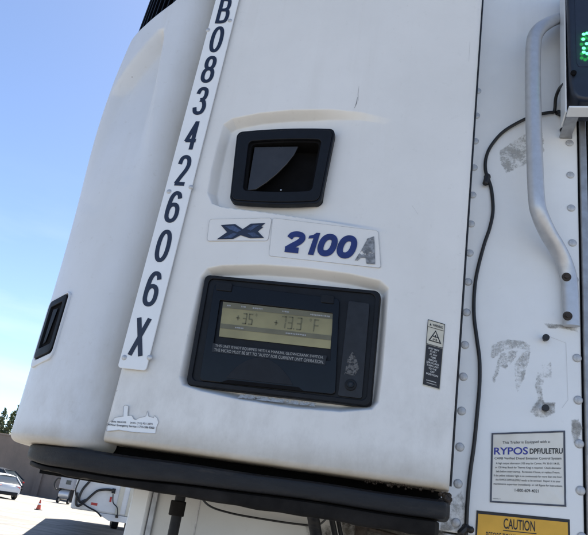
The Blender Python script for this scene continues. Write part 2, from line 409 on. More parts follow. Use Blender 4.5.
# rivets: two columns on the nose
def rivet(p, r=.0108, h=.003, m='rivet', parent=trailer, nrm=(0, -1, 0)):
    mb = MB(); mb.dome(p, nrm, r, h, 18, 4); return mb.build('rivet', M[m], parent)
rv0 = rivet((.073, NY - .001, 2.565), .0108)
rv1 = None
def rivet_copy(src, p0, p1):
    c = src.copy(); COL.objects.link(c); c.location = Vector(p1) - Vector(p0); return c
for zz in [2.655, 2.745, 2.835, 2.925, 2.473, 2.384, 2.299, 2.212, 2.123, 2.039, 1.952, 1.864, 1.778, 1.69]:
    rivet_copy(rv0, (.073, 0, 2.565), (.073, 0, zz))
for xx, zz in [(.333, 2.745), (.334, 2.64), (.335, 2.536), (.337, 2.431), (.340, 2.325), (.342, 2.22), (.344, 2.115), (.345, 2.01), (.346, 1.906), (.347, 1.80), (.348, 1.70), (.331, 2.85), (.33, 2.955)]:
    rivet_copy(rv0, (.073, 0, 2.565), (xx, 0, zz))
# stub bolts sticking out of the wall
for px, py in ((546, 337.5), (545.5, 408)):
    p = at(px, py, NY - .018); s_ = MB()
    s_.tube([p + (0, .019, 0), p], .0052, 12); s_.tube([p + (0, .006, 0), p - (0, .004, 0)], .0085, 12)
    s_.build('stub_bolt', M['cable'], trailer, .001)
# residue and scuffs where stickers once were
def stain(name, pix, m, off=.0006, Y=NY, soft=.008):
    P = np.array([at(x, y, Y)[[0, 2]] for x, y in pix]); lo, hi = P.min(0) - .004, P.max(0) + .004
    nx_, nz_ = 44, 44
    gx, gz = np.meshgrid(np.linspace(lo[0], hi[0], nx_), np.linspace(lo[1], hi[1], nz_), indexing='ij')
    cov = np.clip(.5 - sdf_poly(gx, gz, P) / soft, 0, 1)
    mb = MB(); mb.grid(np.stack([gx, np.full(gx.shape, Y - off), gz], -1)); o = mb.build(name, M[m], trailer)
    at_ = o.data.attributes.new('cover', 'FLOAT', 'POINT'); at_.data.foreach_set('value', cov.reshape(-1).astype(np.float32)); return o
stain('glue_residue', [(498, 151), (520, 136), (531, 128), (543, 133), (545, 143), (536, 158), (523, 167), (506, 174), (501, 165)], 'residue')
stain('glue_residue', [(491, 345), (500, 340), (513, 339), (524, 341), (532, 345), (530, 352), (516, 349), (503, 352), (493, 360), (490, 356)], 'residue')
stain('glue_residue', [(500, 352), (520, 349), (514, 362), (506, 370), (501, 368), (495, 384), (491, 382), (495, 366)], 'residue')
stain('glue_residue', [(522, 352), (532, 346), (530, 361), (525, 378), (517, 396), (514, 384), (513, 364)], 'residue')
stain('dirt_scuff', [(536, 371), (542, 363), (552, 360), (554, 380), (546, 380), (543, 392), (545, 402), (556, 402), (556, 413), (545, 420), (536, 418), (528, 412), (537, 400), (534, 385)], 'scuff')
stain('dirt_scuff', [(571, 420), (579, 418), (583, 428), (580, 440), (573, 446), (570, 432)], 'scuff', .0012)
stain('dirt_scuff', [(532, 150), (541, 140), (546, 150), (543, 160), (534, 160)], 'scuff', .0012)
stain('dirt_scuff', [(440, 505), (462, 490), (470, 515), (466, 530), (440, 532)], 'scuff', .0012)
stain('dirt_scuff', [(540, 322), (580, 326), (579, 334), (566, 330), (548, 329)], 'scuff', .0014)
# outline of a removed notice
ol = MB()
def strip(mb, pix, wd, Y):
    for (x0, y0), (x1, y1) in zip(pix, pix[1:]):
        a, b = at(x0, y0, Y), at(x1, y1, Y); t = _n(b - a); q = np.cross(t, (0, 1, 0)) * wd / 2
        mb.add([a - q, b - q, b + q, a + q], [(0, 1, 2, 3)])
strip(ol, [(548, 336), (566, 343), (568, 400), (562, 408)], .0009, NY - .0008)
ol.build('sticker_outline', M['film'], trailer)
for pix in ([(335, 512), (352, 508), (395, 518), (445, 527), (452, 540), (400, 545), (340, 540)], [(300, 520), (335, 524), (338, 545), (302, 542)]):
    stain('grease_stain', pix, 'grease', .0008, NY + .004, .03)
# ------------------------------------------------------------------ grab handle bolted to the trailer
hp = [(566, 17, NY - .02), (558, 19, NY - .045), (548, 23, NY - .075), (538, 31, NY - .09), (533.5, 45, NY - .095), (533.0, 90, NY - .095), (534.5, 150, NY - .095),
      (536.5, 198, NY - .093), (540, 215, NY - .085), (548, 233, NY - .062), (557, 248, NY - .04), (564, 262, NY - .024), (568.5, 276, NY - .017), (570.2, 292, NY - .016), (571.5, 326, NY - .016)]
hh = MB(); hpts = smooth_path([at(*p) for p in hp], 7)
n_ = len(hpts)
radii = []
for i, p in enumerate(hpts):
    f = min(1, max(0, (i - 64) / 20)); radii.append((.0215 - .001 * f, .016 - .004 * f))
hh.tube(hpts, radii, 20, up=(1, 0, 0))
handle = hh.build('grab_handle', M['alu'], trailer, 0, 50)
for px, py in ((566.5, 277), (567.5, 316)):
    b = MB(); p = at(px, py, NY - .028); b.tube([p + (0, .002, 0), p - (0, .003, 0)], .0115, 16); b.tube([p, p - (0, .0065, 0)], .0065, 6); b.build('bolt', M['rust'], handle, .0008)

# ------------------------------------------------------------------ cooling unit
unit = thing('refrigeration_unit', 'white trailer refrigeration unit with black display and long number plate', 'refrigeration unit', (-.45, .2, 1.65))
def ss(x, a, b):
    t = np.clip((x - a) / (b - a), 0, 1); return t * t * (3 - 2 * t)
def lin(x, a, b):
    t = np.clip((x - a) / (b - a), 0, 1); return .82 * t + .18 * t * t * (3 - 2 * t)
def sdf_rr(x, z, cx, cz, hx, hz, r):
    qx = np.abs(x - cx) - (hx - r); qz = np.abs(z - cz) - (hz - r)
    return np.hypot(np.maximum(qx, 0), np.maximum(qz, 0)) + np.minimum(np.maximum(qx, qz), 0) - r
Z0, Z1 = 1.735, 3.35
def door_edges(z): return -.664 + .0135 * (z - Z0), .041 + .0125 * (z - Z0)
def xz(px, py): p = at(px, py, 0); return (p[0], p[2])
REC = [xz(*p) for p in ((207, 192), (211, 168), (218, 140), (223, 124), (232, 118), (260, 112.5), (292, 109.5), (330, 109), (362, 112), (392, 119), (400, 235), (330, 222), (270, 213), (222, 207), (212, 203))]
DSP = [xz(*p) for p in ((200, 277), (207, 268), (222, 265), (262, 264.5), (305, 267.5), (350, 273.5), (380, 280), (389, 288), (387, 320), (383, 370), (379, 402), (372, 409.5), (340, 412), (290, 408), (240, 400), (200, 391), (182, 385), (179, 376), (187, 335))]
def door_depth(x, z):
    """how far the skin lies behind the face plane (metres)"""
    xl, xr = door_edges(z)
    d = np.zeros(x.shape)
    # pocket round the handle: deep on the left, running out to nothing on the right
    s = -sdf_poly(x, z, REC)
    fade = 1 - ss(x, -.36, -.10)
    zb = np.interp(x, [REC[0][0], REC[-2][0], REC[9][0] + .01], [REC[-2][1], REC[-2][1], REC[10][1]])
    d += .026 * fade * lin(s / (.0070 + .0095 * ss(z - zb, .0, .05)), 0, 1)
    # pocket round the display
    s2 = -sdf_poly(x, z, DSP)
    d += .028 * lin(s2, 0, .0145)
    # openings behind the latch and the display
    d += .07 * ss(-sdf_rr(x, z, -.381, 2.397, .108, .088, .015), 0, .006)
    # a gentle crown and a slow wave, as moulded skins have
    d += .010 * np.abs((x + .31) / .35) ** 3 * .6 + .0008 * np.sin(x * 9 + 1.3) * np.sin(z * 7)
    # rolled edges
    for e, r in ((x - xl, .014), (xr - x, .018), (z - Z0, .012)):
        t = np.clip(1 - e / r, 0, 1); d += r * (1 - np.sqrt(np.maximum(1 - t * t, 0)))
    d += .004 * np.clip((2.95 - z) * 0, 0, 1)
    return d
nx, nzz = 260, 430
zz = np.concatenate([Z0 + .012 * (np.linspace(0, 1, 8)[:-1] ** 1.5), np.linspace(Z0 + .012, 2.66, 560), np.linspace(2.664, Z1, 80)])
uu = np.concatenate([np.linspace(0, .02, 8)[:-1], np.linspace(.02, .955, 340), np.linspace(.955, 1, 17)[1:]])
U_, Z_ = np.meshgrid(uu, zz, indexing='ij')
xl, xr = door_edges(Z_); X_ = xl + (xr - xl) * U_
D_ = door_depth(X_, Z_)
P = np.stack([X_, D_, Z_], -1)
# return flanges
fl = P[:1].copy(); fl[..., 1] = .075; fr = P[-1:].copy(); fr[..., 1] = .37
P = np.concatenate([fl, P, fr], 0)
fb = P[:, :1].copy(); fb[..., 1] = np.maximum(fb[..., 1], .10)
P = np.concatenate([fb, P], 1)
dm = MB(); dm.grid(P); door = dm.build('front_door', M['door'], unit, 0, 60)

gk = MB(); gk.tube([(float(door_edges(z)[1]) + .001, .060, z) for z in np.linspace(Z0 + .01, Z1, 12)], .0048, 8); gk.build('edge_gasket', M['rubber'], unit)

# side door: a plan curve swept upwards
PLAN = np.array(smooth_path([(-.660, .085, 0), (-.673, .060, 0), (-.694, .036, 0), (-.722, .020, 0), (-.755, .014, 0), (-.80, .023, 0), (-.862, .050, 0), (-.914, .095, 0), (-.954, .16, 0), (-.980, .25, 0), (-.990, .42, 0)], 10))[:, :2]
_s = np.concatenate([[0], np.cumsum(np.linalg.norm(np.diff(PLAN, axis=0), axis=1))]); PL_LEN = _s[-1]
def plan(s): return np.stack([np.interp(s, _s, PLAN[:, 0]), np.interp(s, _s, PLAN[:, 1])], -1)
def side_point(s, z, off=0.0):
    """s: metres round the plan from the seam; off: outward"""
    s = np.asarray(s, float); z = np.asarray(z, float)
    p = plan(s); q = plan(s + .004) - plan(s - .004); q /= np.linalg.norm(q, axis=-1, keepdims=True) + 1e-9
    nrm = np.stack([q[..., 1], -q[..., 0]], -1) * -1
    nrm = np.where((nrm[..., 1:2] > 0) & (nrm[..., 0:1] > 0), -nrm, nrm)
    wgt = np.clip((s - .05) / .25, 0, 1)
    bulge = (.013 + .012 * np.exp(-((z - 2.56) / .24) ** 2) - .012 * ss(z, 2.7, 3.0)) * wgt
    p = p + nrm * (off + bulge)[..., None] if isinstance(off, np.ndarray) else p + nrm * (bulge + off)[..., None]
    x = p[..., 0] + .0135 * (z - Z0) * (1 - wgt) - .004
    return np.stack([x, p[..., 1], z], -1)
SCOOP = [(.300, 2.655), (.178, 2.835), (.160, 2.835), (.150, 2.80), (.112, 2.46), (.115, 2.36), (.20, 2.25), (.31, 2.30)]
SZ0 = 1.715
def side_top(s): return np.interp(s, [0, .06, .11, .16, .24, .32, .7], [3.16, 3.07, 2.99, 2.935, 2.885, 2.86, 2.85])
ns, nz2 = 150, 300
S_ = np.linspace(0, PL_LEN, ns)[:, None] * np.ones((1, nz2)); T_ = np.linspace(0, 1, nz2)[None, :] * np.ones((ns, 1))
T_ = T_ ** 1.25
ZZ = SZ0 + (side_top(S_) - SZ0) * T_
sc = -sdf_poly(S_, ZZ, SCOOP)
low = 1 - ss(2.80 - ZZ, .04, .50)
D = -.040 * lin(sc, 0, .028) * (.04 + .96 * low) * (1 - .85 * ss(S_, .25, .31))
t = np.clip(1 - (ZZ - SZ0) / .018, 0, 1); D = D - .018 * (1 - np.sqrt(1 - t * t))
t = np.clip(1 - (side_top(S_) - ZZ) / .012, 0, 1); D = D - .012 * (1 - np.sqrt(1 - t * t))
PS = side_point(S_, ZZ, D)
fb = side_point(S_[:, :1], ZZ[:, :1], D[:, :1] - .06); ft = side_point(S_[:, :1], ZZ[:, -1:], D[:, -1:] - .05)
PS = np.concatenate([fb, PS, ft], 1)
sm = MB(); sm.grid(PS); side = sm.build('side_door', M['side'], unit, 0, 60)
# vent in the side door
class SideFrame:
    def __init__(s, s0, s1, z0, z1, skew=0): s.a = (s0, s1, z0, z1); s.k = skew
    def __call__(s, u, v, off=0.0):
        s0, s1, z0, z1 = s.a; return side_point(np.array(s0 + (s1 - s0) * (1 - u)), np.array(z0 + (z1 - z0) * v + s.k * (u - .5)), off)
VF = SideFrame(.212, .276, 1.905, 2.045, .016)
o_ = rrect(-.22, 1.05, -.16, 1.06, .2, .14); i_ = rrect(0, 1, 0, 1, .12, .08)
vt = MB(); ring_on(vt, VF, rrect(-.25, 1.06, -.12, 1.06, .2, .12), rrect(-.02, 1.02, -.02, 1.02, .12, .08), .006, .012)
vent = vt.build('side_vent', M['side'], unit, .002)
v2 = MB(); ring_on(v2, VF, i_, rrect(.18, .86, .15, .88, .05, .05), .009, .02); v2.build('vent_rim', M['black'], vent, .001)
v3 = MB(); poly_on(v3, VF, rrect(.02, .98, .02, .98, .1, .08), .004); v3.build('vent_pocket', M['cavity'], vent)
v4 = MB(); v4.add([VF(.30, .22, .0055), VF(.46, .24, .0055), VF(.62, .80, .0055), VF(.34, .82, .0055)], [(0, 1, 2, 3)]); v4.build('vent_paddle', M['black'], vent)

# grille above the side door
gr = MB()
for k_ in range(46):
    s0 = .02 + k_ * .0185
    if s0 > PL_LEN - .01: break
    zb = float(side_top(np.array(s0))) - .03
    b0 = side_point(np.array(s0), np.array(zb), -.012); t0 = side_point(np.array(s0), np.array(3.70), -.045)
    b1 = side_point(np.array(s0 + .006), np.array(zb), -.040); t1 = side_point(np.array(s0 + .006), np.array(3.70), -.075)
    b2 = side_point(np.array(s0 + .004), np.array(zb), -.012); t2 = side_point(np.array(s0 + .004), np.array(3.70), -.045)
    gr.add([b0, b2, b1, t0, t2, t1], [(0, 1, 4, 3), (1, 2, 5, 4), (2, 0, 3, 5)])
grille = gr.build('intake_grille', M['black'], unit, 0, 20)
core = MB()
cs = [side_point(np.array(s), np.array(1.8), -.075)[:2] for s in np.linspace(.05, PL_LEN, 24)]
ring = [(.03, .16)] + [(.03, .398)] + [(p[0], min(p[1], .398)) for p in cs[::-1]]
core.add([(x, y, 1.70) for x, y in ring] + [(x, y, 3.72) for x, y in ring],
         [tuple(range(len(ring))), tuple(reversed(range(len(ring), 2*len(ring))))] + [(i, (i+1) % len(ring), (i+1) % len(ring)+len(ring), i+len(ring)) for i in range(len(ring))])
core.build('inner_housing', M['cavity'], unit)
# black rubber skirt: two rolled bands under the doors
SKIRT = [(-.60, .0), (-.72, .004), (-.79, .024), (-.852, .062), (-.900, .117), (-.930, .19), (-.940, .27), (-.925, .33)]
def band(inset, z0, z1, r, xend, name, m, ragged=0):
    pts = [(xend, .20), (xend, .06), (xend - .006, .022), (xend - .03, .004)] + [(-.12, 0), (-.36, 0)] + SKIRT
    pts = [np.array([x, y, 0.]) for x, y in smooth_path([(x, y, 0) for x, y in pts], 6) for _ in (0,)] if False else [p for p in smooth_path([(x, y, 0) for x, y in pts], 6)]
    prof = [(-.035, -1)]
    for a in np.linspace(-90, 90, 15): prof.append((r * (abs(math.cos(R(a))) ** .45 - 1) - (.003 if a > 50 else 0), math.copysign(abs(math.sin(R(a))) ** .6, a)))
    prof.append((-.035, 1)); G = []
    for i, p in enumerate(pts):
        tt = _n(pts[min(i+1, len(pts)-1)] - pts[max(i-1, 0)]); nn = np.array([-tt[1], tt[0], 0.])   # travelling leftwards: outward is on the left hand
        c = p - nn * inset + np.array((0, .012, 0)); rag = ragged * (abs(math.sin(p[0] * 31 + 2)) ** 3 + .6 * math.sin(p[0] * 87) ** 2)
        wob = .0008 * math.sin(p[0] * 23 + p[1] * 40); a0, a1 = float(z0(p[0])), float(z1(p[0]))
        G.append([c + nn * (d + wob) + np.array([0, 0, (a0 + a1) / 2 + q * (a1 - a0) / 2 + wob - (rag if q < 0 else 0)]) for d, q in prof])
    mb = MB(); mb.grid(np.array(G)); n = len(prof)
    mb.f.append(tuple(range(n))); mb.f.append(tuple(reversed(range((len(G)-1)*n, len(G)*n))))
    return mb.build(name, M[m], unit, 0, 45)
joint = lambda x: 1.682 - .010 * ss(-x, .25, .65) + .012 * ss(-x, .78, .94)
band(0, joint, lambda x: 1.716, .012, .046, 'rubber_skirt', 'rubber')
band(.010, lambda x: 1.653 + .006 * ss(-x, .4, .7) + .012 * ss(-x, .72, .94), lambda x: joint(x) - .002, .009, .038, 'lower_skirt', 'rubber_low', .0022)
up = MB(); up.box(-.84, .015, .10, .395, 1.655, 1.70); up.box(-.66, .015, .045, .105, 1.657, 1.712); up.build('underside_tray', M['cavity'], unit)
gm = MB()
for k_ in range(46):
    xx = -.12 + random.random() * .15; zz_ = 1.728 + random.random() * .010; r_ = .001 + random.random() * .003
    gm.dome((xx, .03 + random.random() * .02, zz_), (0, -1, 0), r_, r_, 6, 2)
tag(gm.build('dried_dirt', M['rust'], unit), kind='stuff')

# number plate -----------------------------------------------------
PF = Frame((-.6395, .0, 3.12), (-.5735, .0, 3.12), (-.5945, .0, 1.888), (-.6600, .0, 1.888))
pb = MB(); pb.prism([PF(u, v, .0065) for u, v in rrect(0, 1, 0, 1, .10, .006)], (0, -1, 0), .004)
plate = pb.build('number_plate', M['plate'], unit, .0006)
tx = MB()
# character centres measured up the plate
chars = [('X', 132, 343, 21, 33), ('6', 147.5, 294, 17, 30), ('0', 157.5, 250, 17, 31), ('6', 167, 209, 16, 31), ('2', 184.5, 167, 16, 28), ('4', 192.5, 132, 17, 26), ('3', 201, 100, 15, 26), ('8', 208.5, 69, 15, 26), ('0', 216, 39, 15, 24), ('B', 222, 11, 17, 24)]
PFl, PFb = PF(0, 0)[0], None
def plate_uv(px, py):
    p = at(px, py, -.0065); v = (p[2] - 1.888) / (3.12 - 1.888); a, b = PF(0, v)[0], PF(1, v)[0]; return (p[0] - a) / (b - a), v
CH = {}
for c, *_ in [('X', 343), ('6', 296), ('0', 251), ('6', 208), ('2', 168), ('4', 132), ('3', 99), ('8', 69), ('0', 38), ('B', 10)]: pass
zc = []
for (c, px, py, pw, ph) in [('X', 140, 337, 0, 39), ('6', 152.5, 289, 0, 36), ('0', 162.5, 246, 0, 33), ('6', 173, 207, 0, 32), ('2', 183.5, 170.5, 0, 31), ('4', 192.5, 135.5, 0, 29), ('3', 200, 101, 0, 28), ('8', 207.5, 69.5, 0, 27), ('0', 215, 39.5, 0, 26), ('B', 222, 11, 0, 25)]:
    u, v = plate_uv(px, py); _, va = plate_uv(px, py + ph / 2); _, vb = plate_uv(px, py - ph / 2)
    sign_char(tx, PF, c, .235, .765, va, vb, .0104, .0072)
text_on(tx, PF, '7', .24, .76, .945, .985, .0072, .018) if False else None
tx.build('plate_numbers', M['navy'], plate)
for px, py in ((124.3, 357.5), (149.5, 357.5), (169, 191.5), (191, 187), (208, 30), (230, 20.5)):
    p = at(px, py, -.0065); mb = MB(); mb.dome(p, (0, -1, 0), .0062, .0028, 14, 3); mb.build('rivet', M['rivet'], plate)

# door latch ---------------------------------------------------------
HY = .010
HF = pixframe((238, 134), (336, 131), (321, 205), (230.5, 203.5), HY)
n8 = 6
ho = [(u, v + .028 * (1 - (2*u - 1) ** 2) * (2*v - 1)) for u, v in rrect(0, 1, 0, 1, .055, .075, 5)]
ho = [q for i, p in enumerate(ho) for q in ([p] if abs(p[0] - ho[(i+1) % len(ho)][0]) < .3 else [p] + [(p[0] + (ho[(i+1) % len(ho)][0] - p[0]) * k / 6, .5 + (1 if p[1] > .5 else -1) * (.5 + .028 * (1 - (2 * (p[0] + (ho[(i+1) % len(ho)][0] - p[0]) * k / 6) - 1) ** 2))) for k in range(1, 6)])]
def shrink(pts, ku0, ku1, kv0, kv1):
    return [(ku0 + (ku1 - ku0) * u, kv0 + (kv1 - kv0) * v) for u, v in pts]
hi_ = shrink(ho, .135, .885, .155, .85)
ht = shrink(ho, .012, .988, .015, .985)
lb = MB(); ring_on(lb, HF, ho, shrink(ho, .02, .98, .03, .97), .009, .016); ring_on(lb, HF, shrink(ho, .02, .98, .03, .97), hi_, .011, .03)
latch = lb.build('door_latch', M['black'], unit, .0012, 30)
pk = MB(); ring_on(pk, HF, shrink(ho, .12, .90, .14, .86), shrink(ho, .16, .86, .18, .83), .002, .05); poly_on(pk, HF, shrink(ho, .1, .9, .12, .88), -.045); pk.build('latch_pocket', M['cavity'], latch)
arc = [(.185, .815), (.64, .815), (.61, .70), (.55, .57), (.46, .43), (.36, .31), (.26, .21), (.165, .195)]
pd = MB(); pd.prism([HF(u, v, -.006 if u > .3 else -.004) for u, v in arc], (0, -1, 0), .004); pd.build('latch_paddle', M['paddle'], latch, .001)
sc_ = MB(); sc_.dome(at(281, 190, HY - .0), (0, -1, 0), .0022, .0015, 10, 2); sc_.build('latch_screw', M['alu'], latch)
for c in sc_.v: pass

# display ------------------------------------------------------------
DY = .012
def DF(tl, tr, br, bl, Y=DY): return pixframe(tl, tr, br, bl, Y)
BF = DF((206, 275.5), (381, 292), (371, 407.5), (186.5, 385.5))
bo = rrect(0, 1, 0, 1, .03, .05)
fz = MB(); fz.prism([BF(u, v, .004) for u, v in bo], (0, -1, 0), .05)
disp = fz.build('display_unit', M['black'], unit, .0025, 30)
rim = MB(); ring_on(rim, BF, rrect(.003, .997, .004, .996, .03, .05), rrect(.03, .975, .045, .965, .03, .05), .0085, .006); rim.build('display_rim', M['black'], disp, .0015)
# flap
s28 = lambda x, y: (180 + x / 2.8, 270 + y / 2.8)
FF = DF(s28(100, 42), s28(448, 84), s28(436, 352), s28(58, 312))
fp = MB()
outer = rrect(0, 1, 0, 1, .03, .04); lcd_hole = rrect(.065, .955, .335, .83, .008, .01)
ring_on(fp, FF, outer, lcd_hole, .0095, .006)
flap = fp.build('display_flap', M['panel'], disp, .0012, 30)
for u0, u1 in ((.02, .15), (.86, .96)):
    hg = MB(); hg.prism([FF(u, v, .0125) for u, v in rrect(u0, u1, .93, 1.02, .01, .02)], (0, -1, 0), .004)
    hg.build('flap_hinge', M['black'], disp, .001)
lip = MB(); arcpts = [(.20 + .5 * i / 12, .05 + .24 * math.sin(math.pi * i / 12) ** .8) for i in range(13)]
lip.prism([FF(u, v, .0105) for u, v in arcpts], (0, -1, 0), .001); M['pull'] = plain('finger pull plastic', (.009, .010, .014), .45, var=.2, spec=.25); lip.build('finger_pull', M['pull'], disp, .0004)
notch = MB(); notch.prism([FF(u, v, .011) for u, v in ((.16, .0), (.78, .0), (.74, .035), (.22, .035))], (0, -1, 0), .002); notch.build('flap_notch', M['cavity'], disp)
LF = DF(s28(121, 89), s28(430, 122), s28(421, 221), s28(109, 186), DY - .0065)
k = NT('liquid crystal glass'); nn = k.noise(7, 4)
k.base(k.mix(k.ramp(nn, .35, .7), (.30, .265, .125), (.17, .148, .066))); M['lcd'] = k.set(.30, 0, .5)
M['lcd_band'] = plain('lcd printed band', (.15, .135, .075), .35, var=.3, scale=20)
M['segment'] = plain('lcd segment', (.13, .118, .055), .4, var=.1)
lc = MB(); quad_on(lc, LF, 0, 1, 0, 1, 0); screen = lc.build('display_screen', M['lcd'], disp)
lbn = MB(); quad_on(lbn, LF, 0, 1, .83, .995, .0006); quad_on(lbn, LF, .0, 1, .235, .37, .0006); lbn.build('screen_band', M['lcd_band'], screen)
sg = MB()
SEG = {'0': 'abcdef', '1': 'bc', '3': 'abcdg', '5': 'acdfg', '7': 'abc', 'F': 'aefg'}
def seg7(mb, F, ch_, u0, u1, v0, v1, off, tu=.010, tv=.035):
    vm = (v0 + v1) / 2
    R7 = {'a': (u0, u1, v1 - tv, v1), 'g': (u0, u1, vm - tv/2, vm + tv/2), 'd': (u0, u1, v0, v0 + tv),
          'f': (u0, u0 + tu, vm, v1), 'b': (u1 - tu, u1, vm, v1), 'e': (u0, u0 + tu, v0, vm), 'c': (u1 - tu, u1, v0, vm)}
    for s_ in SEG[ch_]:
        a, b, c, d = R7[s_]; mu, mv = .003, .010
        if s_ in 'agd': a += mu; b -= mu
        else: c += mv; d -= mv
        sh = .012
        mb.add([F(a + sh*(c-v0), c, off), F(b + sh*(c-v0), c, off), F(b + sh*(d-v0), d, off), F(a + sh*(d-v0), d, off)], [(0, 1, 2, 3)])
def plus(mb, u, v, off): quad_on(mb, LF, u - .018, u + .018, v - .015, v + .015, off); quad_on(mb, LF, u - .005, u + .005, v - .07, v + .07, off)
plus(sg, .155, .58, .0006)
seg7(sg, LF, '3', .195, .235, .42, .74, .0006); seg7(sg, LF, '5', .250, .290, .42, .74, .0006)
text_on(sg, LF, 'o', .315, .328, .68, .76, .0006)
sg.build('screen_digits', M['segment'], screen); sg = MB()
plus(sg, .505, .56, .0006)
seg7(sg, LF, '7', .545, .590, .42, .78, .0006); seg7(sg, LF, '3', .605, .650, .42, .78, .0006); quad_on(sg, LF, .662, .670, .42, .46, .0006)
seg7(sg, LF, '3', .685, .730, .42, .78, .0006); seg7(sg, LF, 'F', .835, .880, .42, .78, .0006); text_on(sg, LF, 'o', .800, .815, .70, .79, .0006)
sg.build('screen_digits', M['segment'], screen)
sw = MB()
for u0, u1, v0, v1 in ((.04, .075, .88, .93), (.175, .215, .89, .94), (.28, .37, .885, .935), (.55, .61, .88, .93), (.80, .97, .875, .925), (.14, .22, .275, .32), (.60, .78, .275, .32)):
    uq = u0
    while uq < u1 - .004:
        wq = .006 + random.random() * .012; quad_on(sw, LF, uq, min(uq + wq, u1), v0 + random.random() * .008, v1 - random.random() * .008, .0011); uq += wq + .004
sw.build('screen_captions', M['grey_ink'], screen)
# notice strip under the screen
NF = DF(s28(92, 205), s28(411, 240), s28(406, 266), s28(89, 229), DY - .0108)
nf = MB(); nf.prism([NF(u, v) for u, v in ((0, 0), (1, 0), (1, 1), (0, 1))], (0, -1, 0), .0008); strip_ = nf.build('notice_strip', M['keypad'], disp)
nt_ = MB(); text_on(nt_, NF, 'THIS UNIT IS NOT EQUIPPED WITH A MANUAL GLOW/CRANK SWITCH.', .025, .975, .57, .92, .0006, .004)
text_on(nt_, NF, 'THE MICRO MUST BE SET TO "AUTO" FOR CURRENT UNIT OPERATION.', .02, .985, .10, .45, .0006, .004); nt_.build('strip_writing', M['grey_ink'], strip_)
# key strip on the right
KF = DF(s28(472, 86), s28(531, 94), s28(509, 360), s28(442, 352), DY - .0088)
kp = MB(); kp.prism([KF(u, v) for u, v in rrect(0, 1, 0, 1, .1, .02)], (0, -1, 0), .003); key = kp.build('key_strip', M['keypad'], disp, .0006)
bt = MB(); c_ = at(*s28(478, 322), DY - .009)
bt.tube([c_ + (0, .002, 0), c_ - (0, .003, 0)], .0115, 22); bt.build('key_lock', M['black'], key, .001)
b2 = MB(); b2.tube([c_, c_ - (0, .0052, 0)], [.0075, .0065], 18); b2.build('key_button', M['panel'], key, .0006)
b3 = MB(); b3.tube([c_, c_ - (0, .0062, 0)], .003, 12); b3.build('key_pin', M['keypad'], key)
sw2 = MB(); sw2.prism([KF(u, v, .0004) for u, v in ((.18, .22), (.62, .22), (.78, .30), (.62, .40), (.42, .46), (.25, .38))], (0, -1, 0), .0003)
M['wear'] = patchy('worn key print', (.13, .13, .13), (.08, .08, .08), 130, .46, .56); sw2.build('key_wear', M['wear'], key)
# worn label on the lower slope
wl = MB(); W = [at(242, 395.5, .016), at(317, 405, .016), at(315, 408.5, .006), at(238, 399.5, .006)]
wl.add([p - np.array((0, .004, -.003)) for p in W], [(0, 3, 2, 1)]); M['worn'] = patchy('worn clear label', (.45, .44, .42), (.60, .60, .58), 110, .42, .5); wl.build('worn_label', M['worn'], unit)

# decals -------------------------------------------------------------
def film(name, F, parent, off=.0007, ru=.04, rv=.12):
    o = rrect(0, 1, 0, 1, ru, rv, 4); mb = MB(); mb.prism([F(u, v, off) for u, v in o], F.normal(), .0008); q = mb.build(name, M['door'], parent)
    wu = .0008 / F.wh()[0]; wv = .0008 / F.wh()[1]
    e = MB(); ring_on(e, F, o, rrect(wu, 1 - wu, wv, 1 - wv, ru, rv, 4), off + .0003, .0006); e.build('film_edge', M['film_edge'], q); return q
s29 = lambda x, y: (200 + x / 2.94, 205 + y / 2.94)
EY = float(door_depth(np.array([[-.45]]), np.array([[2.235]]))[0, 0])
EF = pixframe(s29(28, 42), s29(212, 38), s29(200, 106), s29(20, 106), EY - .001)
ef = film('emblem_decal', EF, unit)
def uvpix(F, Y, px, py):
    """u, v of the point of frame F shown at photo pixel (for tracing a logo's outline)"""
    p = at(px, py, Y); u = v = .5
    for _ in range(6):
        e = p - F(u, v); du = F.br - F.bl; dv = F.tl - F.bl
        A = np.stack([du, dv], 1); d = np.linalg.lstsq(A, e, rcond=None)[0]; u += d[0]; v += d[1]
    return u, v
xp = [(62, 60), (104, 57), (126, 72), (150, 56), (193, 54), (181, 64), (187, 66), (176, 74), (171, 79), (189, 98), (148, 99), (120, 90), (98, 101), (50, 102), (80, 81)]
em = MB(); poly_on(em, EF, [uvpix(EF, EY - .001, *s29(*p)) for p in xp], .0022); em.build('emblem', M['navy'], ef)
M['sheen'] = plain('emblem light blue', (.065, .10, .20), .4, var=.6, scale=120)
e2 = MB()
for q in ([(74, 64), (100, 62), (122, 76), (110, 82), (90, 74)], [(138, 72), (158, 61), (176, 60), (160, 70), (150, 77)], [(70, 98), (98, 84), (112, 86), (94, 98)], [(140, 84), (160, 82), (176, 94), (156, 95)]):
    poly_on(e2, EF, [uvpix(EF, EY - .001, *s29(*p)) for p in q], .0028)
e2.build('emblem_sheen', M['sheen'], ef)
MF = pixframe(s29(214, 38), s29(524, 76), s29(532, 186), s29(202, 150), EY - .001)
mf = film('model_decal', MF, unit, .0008, .02, .06)
ny = EY - .001
M['nf'] = None
NBF = pixframe(s29(255, 76), s29(462, 92), s29(456, 162), s29(246, 139), ny)
nb = MB()
for c, u0, u1 in (('2', 0, .275), ('0', .475, .735), ('0', .745, 1.005)):
    sign_char(nb, NBF, c, u0, u1, 0, 1, .0136, .0024, .24)
poly_on(nb, NBF, [(.345, .0), (.425, .0), (.485, 1.0), (.432, 1.0), (.395, .90), (.335, .84), (.327, .71), (.397, .74)], .0024)
nb.build('model_number', M['blue'], mf)
pa = MB(); Ap = [(455, 164), (478, 128), (492, 100), (512, 93), (514, 130), (515, 175), (490, 174), (487, 156), (473, 156), (464, 165)]
